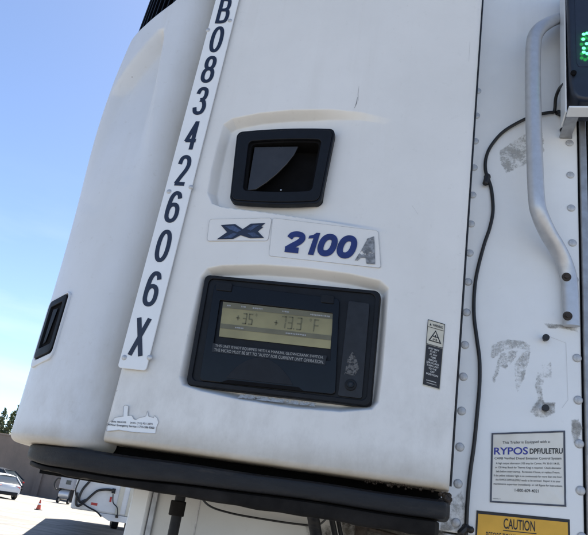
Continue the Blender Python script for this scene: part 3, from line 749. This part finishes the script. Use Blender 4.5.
poly_on(pa, MF, [uvpix(MF, ny, *s29(*p)) for p in Ap], .0022); pa.build('peeled_letter', M['peeled'], mf)

# warning sticker on the door
s56 = lambda x, y: (400 + x / 5.95, 310 + y / 5.95)
WY = .012
class OnDoor:
    """a frame pressed on to the moulded door skin"""
    def __init__(s, F): s.F = F
    def wh(s): return s.F.wh()
    def normal(s): return np.array((0, -1., 0))
    def __call__(s, u, v, off=0.0):
        p = s.F(u, v); p = np.array(p); p[1] = float(door_depth(np.array([[p[0]]]), np.array([[p[2]]]))[0, 0]) - off; return p
WF = OnDoor(pixframe(s56(166, 58), s56(268, 86), s56(236, 478), s56(134, 450), .006))
wb = MB(); wb.grid(np.array([[WF(u, v, .0012) for v in np.linspace(0, 1, 24)] for u in np.linspace(0, 1, 14)]))
M['cream'] = plain('cream sticker', (.60, .57, .47), .45, var=.15, scale=60)
ws = wb.build('warning_sticker', M['cream'], unit)
wk = MB(); wk.grid(np.array([[WF(u, v, .0016) for v in np.linspace(.015, .615, 16)] for u in np.linspace(.02, .98, 14)])) 
ring_on(wk, WF, rrect(0, 1, .62, 1, .05, .01, 3), rrect(.03, .97, .63, .99, .05, .01, 3), .0017, .0006); quad_on(wk, WF, .03, .97, .885, .893, .0017)
poly_on(wk, WF, [(.12, .68), (.88, .68), (.50, .865)], .0017)
text_on(wk, WF, 'WARNING', .30, .88, .915, .955, .0017, .02); poly_on(wk, WF, [(.12, .915), (.24, .915), (.18, .955)], .0017)
wk.build('sticker_ink', M['ink'], ws)
wi = MB(); poly_on(wi, WF, [(.23, .695), (.77, .695), (.50, .835)], .0021); wi.build('sticker_triangle', M['cream'], ws)
wj = MB(); text_on(wj, WF, '*', .36, .66, .70, .79, .0025, .03); 
for cx, cy, r in ((.42, .715, .05), (.58, .715, .05), (.50, .755, .04)):
    ring_on(wj, WF, [(cx + r*math.cos(R(a)), cy + r*.30*math.sin(R(a))) for a in range(0, 360, 30)], [(cx + r*.5*math.cos(R(a)), cy + r*.15*math.sin(R(a))) for a in range(0, 360, 30)], .0025, .0004)
wj.build('sticker_symbol', M['ink'], ws)
wt = MB()
for i, (s_, a, b) in enumerate((('UNIT MAY', .14, .80), ('START', .28, .66), ('AT ANY', .26, .70), ('TIME', .32, .64), ('BEFORE', .24, .72), ('SERVICING', .12, .84), ('TURN UNIT', .14, .84), ('TO THE', .26, .72), ('OFF', .38, .62), ('POSITION', .16, .84))):
    v = .555 - i * .0425; text_on(wt, WF, s_, a, b, v, v + .028, .0022, .012)
for u in np.linspace(.2, .72, 9): quad_on(wt, WF, u, u + .04, .085, .098, .0022); quad_on(wt, WF, u + .03, u + .07, .05, .06, .0022)
wt.build('sticker_writing', M['paint'], ws)

# torn service sticker at the lower corner of the door
s44 = lambda x, y: (100 + x / 4.46, 330 + y / 4.46)
tp = [(30, 452), (34, 425), (42, 412), (58, 404), (66, 392), (84, 388), (104, 386), (106, 342), (112, 336), (128, 340), (124, 384), (142, 382), (152, 398), (160, 402), (176, 392), (196, 388), (206, 384), (212, 362), (218, 386), (240, 392), (244, 382), (256, 394), (262, 412), (252, 436), (248, 462), (150, 456), (84, 446)]
TF = pixframe(s44(28, 336), s44(264, 336), s44(264, 462), s44(28, 462), .002)
tb = MB(); tb.prism([TF(*uvpix(TF, .002, *s44(*p)), .0010) for p in tp], (0, -1, 0), .0009)
ts = tb.build('service_sticker', M['plate'], unit)
te = MB()
pp_ = [TF(*uvpix(TF, .002, *s44(*p)), .0014) for p in tp]; te.tube(pp_ + pp_[:1], .0006, 5); te.build('torn_edge', M['film_edge'], ts)
tw = MB(); T1 = pixframe(s44(52, 404), s44(236, 414), s44(236, 428), s44(52, 416), .002); T2 = pixframe(s44(34, 416), s44(244, 432), s44(243, 446), s44(34, 430), .002)
text_on(tw, T1, '(800) 368-8105', 0, .36, .1, .9, .0022, .01); text_on(tw, T1, '24 Hr (713) 921-3374', .46, 1, .05, .85, .0022, .01); text_on(tw, T2, '24 Hour Emergency Service 1-713-286-9360', 0, 1, .05, .95, .0022, .012)
tw.build('sticker_writing', M['ink'], ts)
M['scratch'] = plain('grey scratch', (.30, .30, .30), .7, var=.4, scale=80)
for pix, wd in (([(357.5, 97), (356.5, 103), (354.5, 108)], .0022), ([(358.5, 101), (358, 94), (359, 86)], .0009), ([(470, 40), (469, 60)], .0009), ([(412, 205), (418, 214)], .0008)):
    pts = [at(x, y, 0) for x, y in pix]
    for p in pts: p[1] = float(door_depth(np.array([[p[0]]]), np.array([[p[2]]]))[0, 0]) - .0006
    mb = MB(); tt = _n(pts[-1] - pts[0]); q = np.cross(tt, (0, 1, 0)); n = len(pts)
    ws_ = [wd * (.25 if i in (0, n - 1) else 1) / 2 for i in range(n)]
    mb.add([p - q * w_ for p, w_ in zip(pts, ws_)] + [p + q * w_ for p, w_ in zip(pts, ws_)], [(i, i + 1, i + 1 + n, i + n) for i in range(n - 1)])
    mb.build('scratch', M['scratch'], unit)
rl = MB()
for i in range(26):
    p = at(440 + random.random() * 11, 494 + random.random() * 9, .035); rl.dome(p + np.array((0, random.random() * .02, 0)), (random.random() - .5, -1, random.random() - .3), .002 + random.random() * .005, .002 + random.random() * .003, 7, 2)
tag(rl.build('rust_crust', M['rust'], unit), kind='stuff')

# ------------------------------------------------------------------ notices on the trailer
def rough_sheet(F, nu, nv, amp, off):
    G = np.zeros((nu, nv, 3))
    for i in range(nu):
        for j in range(nv):
            u, v = i / (nu - 1), j / (nv - 1)
            a = amp * (max(0, v - .72) * 3.2 * math.sin(u * 11 + 1) ** 2 + max(0, u - .6) * max(0, .45 - v) * 9 * (math.sin((u + v) * 17) ** 2))
            G[i, j] = F(u, v, off + a)
    return G
k = NT('aged paper'); nn = k.noise(14, 6, .6); u_ = k.noise(5, 3)
c = k.mix(k.ramp(nn, .4, .7, 0, .35), (.80, .79, .74), (.66, .61, .50)); c = k.mix(k.ramp(u_, .58, .70, 0, .55), c, (.50, .42, .28)); k.base(c); M['paper'] = k.set(.5)
RF = pixframe((491.5, 433.2), (565, 430.8), (566, 507), (489.8, 502.5), NY)
RF2 = Frame(RF.tl, RF.tr, RF.br, RF.bl)
rs = MB(); rs.grid(rough_sheet(RF, 26, 26, .0022, .0008)); ry = rs.build('emission_notice', M['paper'], None, 0, 80)
tag(ry, 'white paper emission notice with blue RYPOS heading and dark border', 'notice')
M['border'] = plain('dark notice border', (.07, .08, .11), .5, var=.3)
class Lift:
    """follow the crumpled sheet"""
    def __init__(s, F): s.F = F
    def __call__(s, u, v, off=0.0):
        a = .0022 * (max(0, v - .72) * 3.2 * math.sin(u * 11 + 1) ** 2 + max(0, u - .6) * max(0, .45 - v) * 9 * (math.sin((u + v) * 17) ** 2))
        return s.F(u, v, off + a + .0006)
LFp = Lift(RF)
def edge_pts(m, n=16):
    a, b = m, 1 - m; T = np.linspace(a, b, n + 1)[:-1]
    return [(t, a) for t in T] + [(b, t) for t in T] + [(a + b - t, b) for t in T] + [(a, a + b - t) for t in T]
rb = MB(); ring_on(rb, LFp, edge_pts(0), edge_pts(.024), .0012, .0010); rb.build('notice_border', M['border'], ry)
r1 = MB()
text_on(r1, LFp, 'This Trailer is Equipped with a:', .155, .80, .825, .875, .0008, .006)
text_on(r1, LFp, 'DPF/ULETRU', .525, .965, .688, .765, .0008, .025)
text_on(r1, LFp, 'CARB Verified Diesel Emission Control System', .05, .945, .60, .645, .0008, .006)
for i, (s_, a, b) in enumerate((('A high output alternator (105 amp for Carrier, PN 30-01114-05,', .07, .925), ('or 120 Amp Bosch for Thermo King) is required.  Check alternator', .06, .945), ('belt before every startup.  Re-tension if loose, or replace if worn.', .075, .925),
     ('If the yellow indicator light is on continuously for more than one hour,', .045, .955), ('the RYPOS DPF/ULETRU needs to be serviced.  Report it to your', .07, .93), ('maintenance supervisor immediately, or call Rypos for instructions.', .045, .955))):
    v = .535 - i * .0585; text_on(r1, LFp, s_, a, b, v, v + .036, .0008, .006)
text_on(r1, LFp, '1-800-609-4021', .33, .645, .165, .207, .0008, .008)
text_on(r1, LFp, '4-0032 Rev. B', .04, .14, .05, .062, .0008)
r1.build('notice_writing', M['ink'], ry)
r2 = MB(); text_on(r2, LFp, 'RYPOS', .04, .50, .68, .785, .0009, .018); r2.build('notice_heading', M['brightblue'], ry)

CTL, CTR = at(476.5, 510.5, NY), at(569.5, 519.5, NY)
CF_ = Frame(CTL, CTR, CTR + np.array((.003, 0, -.15)), CTL + np.array((-.002, 0, -.15)))
M['amber'] = plain('amber sign face', (.82, .45, .035), .42, var=.18, scale=18)
cb = MB(); cb.prism([CF_(u, v, .0014) for u, v in rrect(0, 1, 0, 1, .01, .015, 2)], (0, -1, 0), .0012); ca = cb.build('caution_sign', M['amber'])
tag(ca, 'amber CAUTION sign with black lettering below the paper notice', 'sign')
cr = MB(); ring_on(cr, CF_, [(0, 0), (1, 0), (1, 1), (0, 1)], [(.02, .03), (.98, .03), (.98, .955), (.02, .955)], .0019, .0005); cr.build('sign_border', M['ink'], ca)
ct = MB(); text_on(ct, CF_, 'CAUTION', .30, .635, .775, .925, .0020, .012); quad_on(ct, CF_, .295, .65, .742, .754, .0020)
text_on(ct, CF_, 'BEFORE TOWING THIS TRAILER', .115, .80, .605, .705, .0020, .008); quad_on(ct, CF_, .11, .805, .572, .583, .0020)
text_on(ct, CF_, '1.', .055, .085, .43, .52, .0020, .008)
for i in range(7): quad_on(ct, CF_, .14 + i * .10, .14 + i * .10 + .05 + .03 * random.random(), .44, .51, .0020)
ct.build('sign_writing', M['ink'], ca)

# ------------------------------------------------------------------ monitor box with green lamps
MY = NY - .16
mon = thing('monitor_box', 'black monitor box with green lit digits on a white bracket', 'monitor', at(590, 100, NY))
MFm = Frame(at(566.5, -40, MY), at(640, -44, MY), at(645, 100, MY + .02), at(570, 100, MY + .02))
mo = [(0, .3), (.005, .12), (.03, .05), (.09, .012), (.2, 0), (.85, 0), (.95, .02), (1, .1), (1, .9), (.96, .98), (.86, 1), (.1, 1), (.02, .97), (0, .9)]
M['mon'] = plain('navy black housing', (.020, .027, .045), .36, var=.3, scale=30)
mb = MB(); mb.prism([MFm(u, v) for u, v in mo], MFm.normal(), .11); mh = mb.build('monitor_housing', M['mon'], mon, .012, 40, 4)
M['monw'] = plain('monitor window', (.028, .036, .055), .16, var=.2)
mw = MB(); mw.prism([MFm(u, v, .0012) for u, v in rrect(.10, .90, .22, .93, .05, .05)], MFm.normal(), .001); mwin = mw.build('monitor_window', M['monw'], mon)
k = NT('green lamp'); k.base((.02, .2, .05)); k.b.inputs['Emission Color'].default_value = (.05, 1, .16, 1); k.b.inputs['Emission Strength'].default_value = 2.2; M['led'] = k.set(.4)
ld = MB()
for x, y in ((583.5, 35), (587, 34), (590.5, 35), (591.5, 39), (583.0, 40), (590.0, 43.5), (586.5, 44.5), (591.5, 49), (583.5, 53), (587, 54.5), (590.5, 53), (583.5, 49)):
    p = at(x, y, MY + .004); q = MB(); ld.dome(p - np.array((0, .0035, 0)), (0, -1, 0), .0049, .0015, 12, 2)
ld.build('green_digits', M['led'], mwin)
hl = MB(); p = at(573.5, 73, MY + .010); hl.tube([p + (0, .002, 0), p - (0, .0032, 0)], .0078, 16); hl.build('screw_hole', M['cavity'], mh)
zs = at(576, 108.5, MY + .02)[2]; xpl = at(566.5, 80, MY + .03)[0]
bk = MB(); bk.box(xpl - .004, xpl, MY + .03, MY + .095, zs - .004, zs + .50); bk.build('bracket_plate', M['plate'], mon, .0015)
bk = MB(); bk.box(xpl + .001, xpl + .30, MY + .008, MY + .05, zs - .006, zs); bk.build('bracket_shelf', M['plate'], mon, .0015)
zf = at(565, 133, NY)[2]; xf = at(560, 125, NY)[0]
b4 = MB(); b4.add([(xf, NY - .003, zs - .002), (xf + .032, NY - .003, zs - .002), (xf + .032, NY - .003, zf + .012), (xf, NY - .003, zf - .006),
                   (xf, NY - .0012, zs - .002), (xf + .032, NY - .0012, zs - .002), (xf + .032, NY - .0012, zf + .012), (xf, NY - .0012, zf - .006)],
                  [(3, 2, 1, 0), (4, 5, 6, 7), (0, 1, 5, 4), (1, 2, 6, 5), (2, 3, 7, 6), (3, 0, 4, 7)])
b4.build('bracket_foot', M['alu_dull'], mon)
ba = MB(); ba.box(xpl + .004, xpl + .035, MY + .052, NY - .004, zs - .001, zs + .004); ba.build('bracket_arm', M['alu_dull'], mon)
for px, py in ((562.5, 130), (566, 4)):
    bl = MB(); p = at(px, py, NY - .004); bl.dome(p, (0, -1, 0), .008, .008, 10, 3); bl.build('bracket_bolt', M['cable'], mon)

# ------------------------------------------------------------------ cables
cab = [(566, 84, NY - .10), (560.5, 89, NY - .06), (558.5, 98, NY - .025), (558, 111, NY - .008), (549, 112.5, NY - .009), (536, 115, NY - .012), (521, 121, NY - .010), (503, 132, NY - .008), (491, 146, NY - .007), (486, 158, NY - .007), (485.5, 170, NY - .008), (488, 178, NY - .009), (491.5, 190, NY - .006), (493, 210, NY - .006), (490, 227, NY - .006), (484, 245, NY - .006), (477.5, 270, NY - .006), (474.5, 290, NY - .006), (474.0, 315, NY - .006), (477, 340, NY - .006), (479.5, 360, NY - .006), (479.5, 385, NY - .006), (477, 415, NY - .006), (474, 445, NY - .006), (470.5, 470, NY - .006), (468, 495, NY - .006), (466.5, 520, NY - .006), (465, 560, NY - .006)]
cpt = [at(*p) for p in cab]
for i in range(4): cpt[i][0] = min(cpt[i][0], xpl - (.001, .006, .009, .010)[i])
cm = MB(); cm.tube(smooth_path(cpt, 6), .0048, 10)
cable = cm.build('sensor_cable', M['cable'], None); tag(cable, 'thin black cable tied along the white wall beside the grab handle', 'cable')
def cable_clip(px, py, dx, dy, s):
    p = at(px, py, NY - .008); q = MB(); q.dome(p + (0, .006, 0), (0, -1, 0), .0085 * s, .012 * s, 10, 4)
    e = at(px + dx, py + dy, NY - .012); q.tube([p, e], .007 * s, 8); q.dome(e, (dx, -6, -dy), .0075 * s, .006 * s, 8, 3); q.build('cable_tie', M['cable'], cable)
cable_clip(558.5, 112, 1.5, 2, 1.0); cable_clip(487.5, 176, -2, 7, 1.15); cable_clip(466, 528, -5, 5, 1.25); cable_clip(466, 528, 5, 2, 1.1)

# things hanging below the unit
def hose(name, label, cat, pts, r, m='cable', group=None):
    h = MB(); h.tube(smooth_path([at(*p) for p in pts], 6), r, 12); o = h.build(name, M[m]); tag(o, label, cat, group); return o
hose('slack_cable', 'thin slack cable sagging along the lower trailer wall under the skirt', 'cable', [(196, 488, .2), (208, 505, .30), (230, 513, .37), (262, 519, .385), (300, 524.5, .385), (318, 525, .37), (330, 515, .3)], .0024)
hose('air_hose', 'thick black air hose hanging under the skirt, the left one', 'hose', [(311, 500, .22), (313, 516, .24), (317, 540, .28), (322, 570, .30)], .0135, 'rubber')
hose('air_hose', 'slimmer black air hose hanging right of the thick hose', 'hose', [(327, 500, .26), (331, 516, .28), (336, 540, .30), (342, 575, .33)], .0065, 'rubber')
hose('air_hose', 'thin black hose at the right of the hanging hoses, touching the slim one', 'hose', [(333, 500, .28), (337.5, 518, .30), (342, 540, .31), (350, 575, .33)], .0050, 'rubber')
rod = thing('support_rod', 'black upright rod with a clamp standing under the skirt', 'rod', at(176, 530, .30))
rm = MB(); a, b = at(181, 495, .30), at(172, 560, .30); b = np.array([a[0] - .004, .30, 1.05]); rm.tube([a + (0, 0, .02), b], .0125, 14); rm.build('shaft', M['rubber'], rod)
rc = MB(); p = at(177.5, 508, .30); rc.tube([p + (0, 0, .016), p - (0, 0, .018)], .0185, 14); rc.build('clamp', M['rubber_low'], rod, .002)
fz = MB(); p = at(362, 522, .33); fz.tube([p + (0, 0, .07), p + (0, 0, .01), p - (0, 0, .05)], [.010, .016, .014], 12); fz.tube([p + (0, 0, -.01), p + (.09, .02, -.02), p + (.12, .02, -.1)], .006, 8)
tag(fz.build('hose_fitting', M['rust']), 'grimy dark pipe fitting under the right part of the skirt', 'fitting')

# ------------------------------------------------------------------ the yard behind
WALLY = 52.0
k = NT('brown wall'); n = k.noise(.5, 7, .6); st = k.noise(1.5, 5, .6, (1, 1, .1))
c = k.mix(k.ramp(n, .35, .7), (.25, .195, .16), (.18, .145, .12)); c = k.mix(k.ramp(st, .5, .75, 0, .5), c, (.15, .125, .11)); k.base(c); k.bump(k.noise(6, 5), .4, .02); M['wall'] = k.set(.9)
wl_ = thing('boundary_wall', 'long brown boundary wall across the back of the yard', 'wall', (-30, WALLY, 0))
b = MB(); b.box(-95, 30, WALLY, WALLY + .4, 0, 4.55); b.build('wall_panel', M['wall'], wl_)
b = MB(); b.box(-95.1, 30.1, WALLY - .06, WALLY + .46, 4.553, 4.72); b.build('coping', M['wall'], wl_, .03)
pil = None
for i in range(13):
    x = -93 + i * 10
    if pil is None:
        b = MB(); b.box(x - .3, x + .3, WALLY - .16, WALLY - .003, 0, 4.55); pil = b.build('pier', M['wall'], wl_); x0 = x
    else:
        c = pil.copy(); COL.objects.link(c); c.location = (x - x0, 0, 0)

# trees beyond the wall
M['bark'] = plain('bark', (.10, .075, .055), .9, var=.4, scale=8)
def leafmat(name, a, b):
    k = NT(name); n = k.noise(.9, 4); k.base(k.mix(k.ramp(n, .35, .65), a, b)); k.b.inputs['Subsurface Weight'].default_value = 0
    return k.set(.6)
M['leaf1'] = leafmat('dark leaves', (.050, .085, .028), (.085, .12, .045)); M['leaf2'] = leafmat('olive leaves', (.075, .095, .04), (.11, .125, .06))
def tree(label, x, y, h, wd, leaf, spires, nleaf):
    t = thing('yard_tree', label, 'tree', (x, y, 0), 'trees beyond the boundary wall')
    tm = MB(); tm.tube([(x, y, 0), (x + .05, y, h * .3), (x - .1, y, h * .62)], [.22, .16, .09], 10)
    tips = []
    for sx0, sy0, sh, sw_ in spires:
        base_ = np.array([x - .05, y, h * random.uniform(.22, .4)]); tip = np.array([x + sx0, y + sy0, h * sh])
        mid = (base_ + tip) / 2 + np.array([sx0 * .25, sy0 * .25, -.2]); tm.tube([base_, mid, tip], [.09, .05, .012], 7); tips.append((base_, mid, tip, sw_))
    tm.build('trunk', M['bark'], t)
    lm = MB()
    for _ in range(nleaf):
        b_, m_, t_, sw_ = random.choice(tips); q = random.random() ** .75
        c = (1-q)**2 * b_ + 2*q*(1-q) * m_ + q*q * t_
        rad = sw_ * (1 - q) ** .6 * (.35 + .65 * math.sin(min(1, q * 2.2) * 1.57)) + .06
        c = c + rng.normal(size=3) * rad * .5
        a = _n(rng.normal(size=3)); bb = _n(np.cross(a, rng.normal(size=3))); s1 = random.uniform(.10, .22); s2 = s1 * .5
        lm.add([c - a*s1, c + bb*s2, c + a*s1, c - bb*s2], [(0, 1, 2, 3)])
    lm.build('crown', M[leaf], t, 0, 0)
tx0 = at(4, 432, 57)
def tx_(px): return at(px, 430, 57)[0]
tree('tall wispy dark tree above the wall at the frame edge', tx_(4), 57, 7.9, 1, 'leaf1', [(.9, 0, 1.0, .8), (-.8, .4, .93, .9), (-1.6, -.3, .8, 1.0), (.2, .4, .9, .9)], 1500)
tree('slender olive tree with a thin pointed top above the wall', tx_(15), 58, 7.4, 1, 'leaf2', [(.85, 0, 1.0, .55), (-.5, .3, .74, .8), (.1, -.3, .80, .7), (.7, .3, .70, .7)], 1200)
tree('low bushy tree just topping the wall next to the cooling unit', tx_(10), 56, 6.3, 1, 'leaf2', [(.5, 0, .96, .8), (-.7, .3, 1.0, .9), (-.1, -.3, .92, .9), (1.1, .2, .84, .8)], 1000)

# cars
M['carwhite'] = plain('white car paint', (.72, .73, .74), .22, var=.06, scale=3)
M['cardark'] = plain('dark car paint', (.03, .035, .045), .25, var=.2, scale=3)
M['glass'] = plain('dark car glass', (.03, .04, .05), .08, var=.1)
M['tail'] = plain('red lamp lens', (.45, .02, .02), .25, var=.1)
def car(label, loc, rz, paint, name='parked_car'):
    t = thing(name, label, 'car', loc, 'cars parked by the wall'); t.rotation_euler = (0, 0, rz)
    MW = Matrix.Translation(Vector(loc)) @ Matrix.Rotation(rz, 4, 'Z')
    def put(mb, nm, m, par=t, bevel=0, smooth=40):
        o = mb.build(nm, M[m], None, bevel, smooth); o.parent = par; return o
    # stations along the length: x, half width at sill, half width at belt, sill z, belt z
    st_ = [(-2.20, .66, .62, .42, .74), (-2.12, .78, .72, .26, .86), (-1.75, .86, .80, .22, .95), (-.9, .89, .84, .20, .95), (.3, .89, .84, .20, .92), (1.1, .88, .82, .20, .88), (1.8, .83, .74, .22, .76), (2.12, .72, .62, .26, .62), (2.22, .60, .52, .36, .52)]
    G = []
    for x, ws_, wb_, z0, z1 in st_:
        G.append([(x, -wb_*.6, z1+.02), (x, -wb_, z1-.02), (x, -ws_, (z0+z1)/2+.05), (x, -ws_, z0+.08), (x, -ws_*.9, z0), (x, ws_*.9, z0), (x, ws_, z0+.08), (x, ws_, (z0+z1)/2+.05), (x, wb_, z1-.02), (x, wb_*.6, z1+.02), (x, -wb_*.6, z1+.02)])
    b = MB(); b.grid(np.array(G, float)); b.f.append(tuple(range(10))); b.f.append(tuple(reversed(range((len(G)-1)*11, (len(G)-1)*11+10)))); body = put(b, 'body', paint)
    cab_ = [(-2.02, .70, .88), (-1.35, .60, 1.34), (-.7, .62, 1.43), (.15, .60, 1.40), (1.15, .74, .86)]
    g = MB()
    lo_ = [(x, .78, .88) for x in (-2.02, -1.35, -.7, .15, 1.15)]
    G2 = [[(x0, -.80, .88), (x, -wd, z), (x, wd, z), (x0, .80, .88)] for (x, wd, z), (x0, _, _) in zip(cab_, lo_)]
    g.grid(np.array(G2, float)); put(g, 'windows', 'glass')
    rf = MB(); rf.grid(np.array([[(x, -wd-.012, z + .004), (x, -wd*.5, z+.035), (x, wd*.5, z+.035), (x, wd+.012, z + .004)] for x, wd, z in cab_[1:4]], float)); put(rf, 'roof', paint)
    for sy in (-1, 1):
        for (x0_, z0_, y0_), (x1_, z1_, y1_) in (((-2.05, .90, .80), (-1.35, 1.36, .615)), ((-.62, .90, .815), (-.6, 1.44, .635)), ((1.18, .88, .80), (.15, 1.42, .615))):
            pl = MB(); pl.tube([(x0_, sy*y0_, z0_), (x1_, sy*y1_, z1_)], .04, 6); put(pl, 'pillar', paint)
        tl = MB(); tl.box(-2.19, -2.02, sy*.60 - .10, sy*.60 + .10, .66, .80); put(tl, 'tail_light', 'tail', bevel=.02)
        for wx in (-1.38, 1.36):
            a, h = wheel_mb((wx, sy*.80, .32), .32, .2, (0, 1, 0)); wo = put(a, 'wheel', 'rubber'); put(h, 'rim', 'alu', wo)
    bp_ = MB(); bp_.box(-2.24, -2.0, -.64, .64, .24, .44); put(bp_, 'bumper', 'rubber', bevel=.04)
    return t
cpos = at(6, 500, 36)
car('silver white hatchback parked at the frame edge before the wall', (at(3, 500, 37)[0] - 1.62, 38.2, 0), R(146), 'carwhite')
car('dark tall car in the wall shade showing over the white hatchback', (at(15, 480, 46)[0] - 2.75, 46.5, 0), R(180), 'cardark').scale = (1.25, 1.25, 1.25)

# traffic cone
cx, cy = at(38, 510, 31)[0], 31.0
M['orange'] = plain('cone orange', (.50, .085, .045), .5, var=.12)
cone = thing('traffic_cone', 'small red orange traffic cone standing on the pale yard', 'cone', (cx, cy, 0))
b = MB(); b.tube([(cx, cy, .03), (cx, cy, .1), (cx, cy, .47), (cx, cy, .50)], [.12, .11, .03, .02], 20); b.build('cone_body', M['orange'], cone)
b = MB(); b.box(cx - .16, cx + .16, cy - .16, cy + .16, .003, .03); b.build('cone_base', M['rubber'], cone, .01)
b = MB(); b.tube([(cx, cy, .25), (cx, cy, .33)], [.083, .064], 20, cap=False); b.build('reflective_band', M['plate'], cone)

# utility cart by the wall
ux, uy = at(65, 499, 45)[0], 45.0
cart = thing('pump_cart', 'grey equipment cart with a dark window and hose loop near the wall', 'cart', (ux, uy, 0))
M['grey'] = plain('grey cabinet paint', (.33, .34, .37), .5, var=.15, scale=4)
b = MB(); b.box(ux - .55, ux + .60, uy - .4, uy + .4, 1.02, 1.85); b.build('cabinet', M['grey'], cart, .05)
b = MB(); b.box(ux - .02, ux + .38, uy - .42, uy - .39, 1.35, 1.65); b.build('cabinet_window', M['glass'], cart, .02)
b = MB(); b.tube([(ux - .5, uy, .62), (ux - .44, uy, .62), (ux + .36, uy, .62), (ux + .42, uy, .62)], [.24, .36, .36, .24], 20); b.build('tank', M['alu'], cart)
for dx in (-.45, .5):
    b = MB(); b.box(ux + dx - .04, ux + dx + .04, uy - .3, uy + .3, .2, 1.02); b.build('frame_leg', M['rubber'], cart)
for dx in (-.4, .45): wheel((ux + dx, uy - .25, .2), .2, .12, cart)
b = MB(); b.tube(smooth_path([(ux - .5, uy - .3, 1.7), (ux - .85, uy - .3, 1.65), (ux - 1.0, uy - .3, 1.25), (ux - .75, uy - .3, .9), (ux - .4, uy - .3, .95)], 6), .06, 8); b.build('hose_loop', M['cable'], cart)

# the next trailer along, turned to face the gap
ty = 17.0
xa = at(76, 485, ty)[0]
tr2 = thing('parked_trailer', 'white parked trailer with black air lines and a red tag on its front', 'trailer', (xa, ty, 0))
b = MB(); b.box(xa, xa + 2.6, ty, ty + 12.5, .90, 3.95); b.build('cargo_body', M['body'], tr2, .06)
b = MB(); b.prism([(xa + x, ty - .004, z) for x, z in ((.75, .897), (1.15, .72), (2.55, .72), (2.55, .897))], (0, -1, 0), .5); b.build('lower_apron', M['body'], tr2, .01)
def px_local(x, y, d): return (xa + (x - 73) / 33.5, ty - d, 1.65 - (y - (480.3 + .158 * (x - 76))) / 33.5)
for pts in ([(76, 490), (77.5, 500), (80, 502.5), (84, 500), (90, 493), (95, 488.5), (103, 487.5), (110, 488.5)], [(92, 466), (86, 478), (80.5, 487), (79, 495), (81, 499), (86, 497)]):
    b = MB(); b.tube(smooth_path([px_local(x, y, .09) for x, y in pts], 5), .036, 8); b.build('air_line', M['cable'], tr2)
def tagbox(nm, m, x, y, hw, hh, d, bev=0):
    p = px_local(x, y, 0); b = MB(); b.box(p[0] - hw, p[0] + hw, ty - d, ty - .002, p[2] - hh, p[2] + hh); b.build(nm, M[m], tr2, bev)
tagbox('red_tag', 'tail', 94.5, 501.2, .09, .035, .012); tagbox('gladhand', 'rubber', 110, 489, .05, .07, .12, .01); tagbox('marker_light', 'tail', 109, 497, .028, .07, .014)
tagbox('drain_plug', 'rust', 118.5, 513, .04, .04, .06)
tagbox('vent_panel', 'grey', 100, 478, .14, .10, .05, .01)
b = MB(); b.tube(smooth_path([px_local(x, y, .12) for x, y in [(75, 478), (74, 488), (78, 496), (88, 503), (98, 508), (104, 513)]], 5), .022, 8); b.build('air_line', M['cable'], tr2)
b = MB(); b.tube(smooth_path([px_local(x, y, .10) for x, y in [(110, 492), (112, 500), (117, 505), (119, 513)]], 5), .016, 8); b.build('air_line', M['cable'], tr2)
b = MB(); b.box(xa + 1.28, xa + 1.42, ty - .02, ty - .003, .91, 3.9); b.build('front_rib', M['cream'], tr2, .005)
b = MB(); b.box(xa + 1.58, xa + 1.70, ty - .02, ty - .003, .91, 3.9); b.build('front_rib', M['cream'], tr2, .005)
for dx in (2.0, 2.4):
    b = MB(); b.box(xa + dx - .07, xa + dx + .07, ty + 2.6, ty + 2.75, .03, .90); b.box(xa + dx - .16, xa + dx + .16, ty + 2.5, ty + 2.85, .002, .03); b.build('landing_leg', M['rubber'], tr2)
for yy in (ty + 10, ty + 11.3):
    for dx in (1.75, 2.4): wheel((xa + dx, yy, .43), .43, .3, tr2)
tr2.rotation_euler = (0, 0, R(27.5))
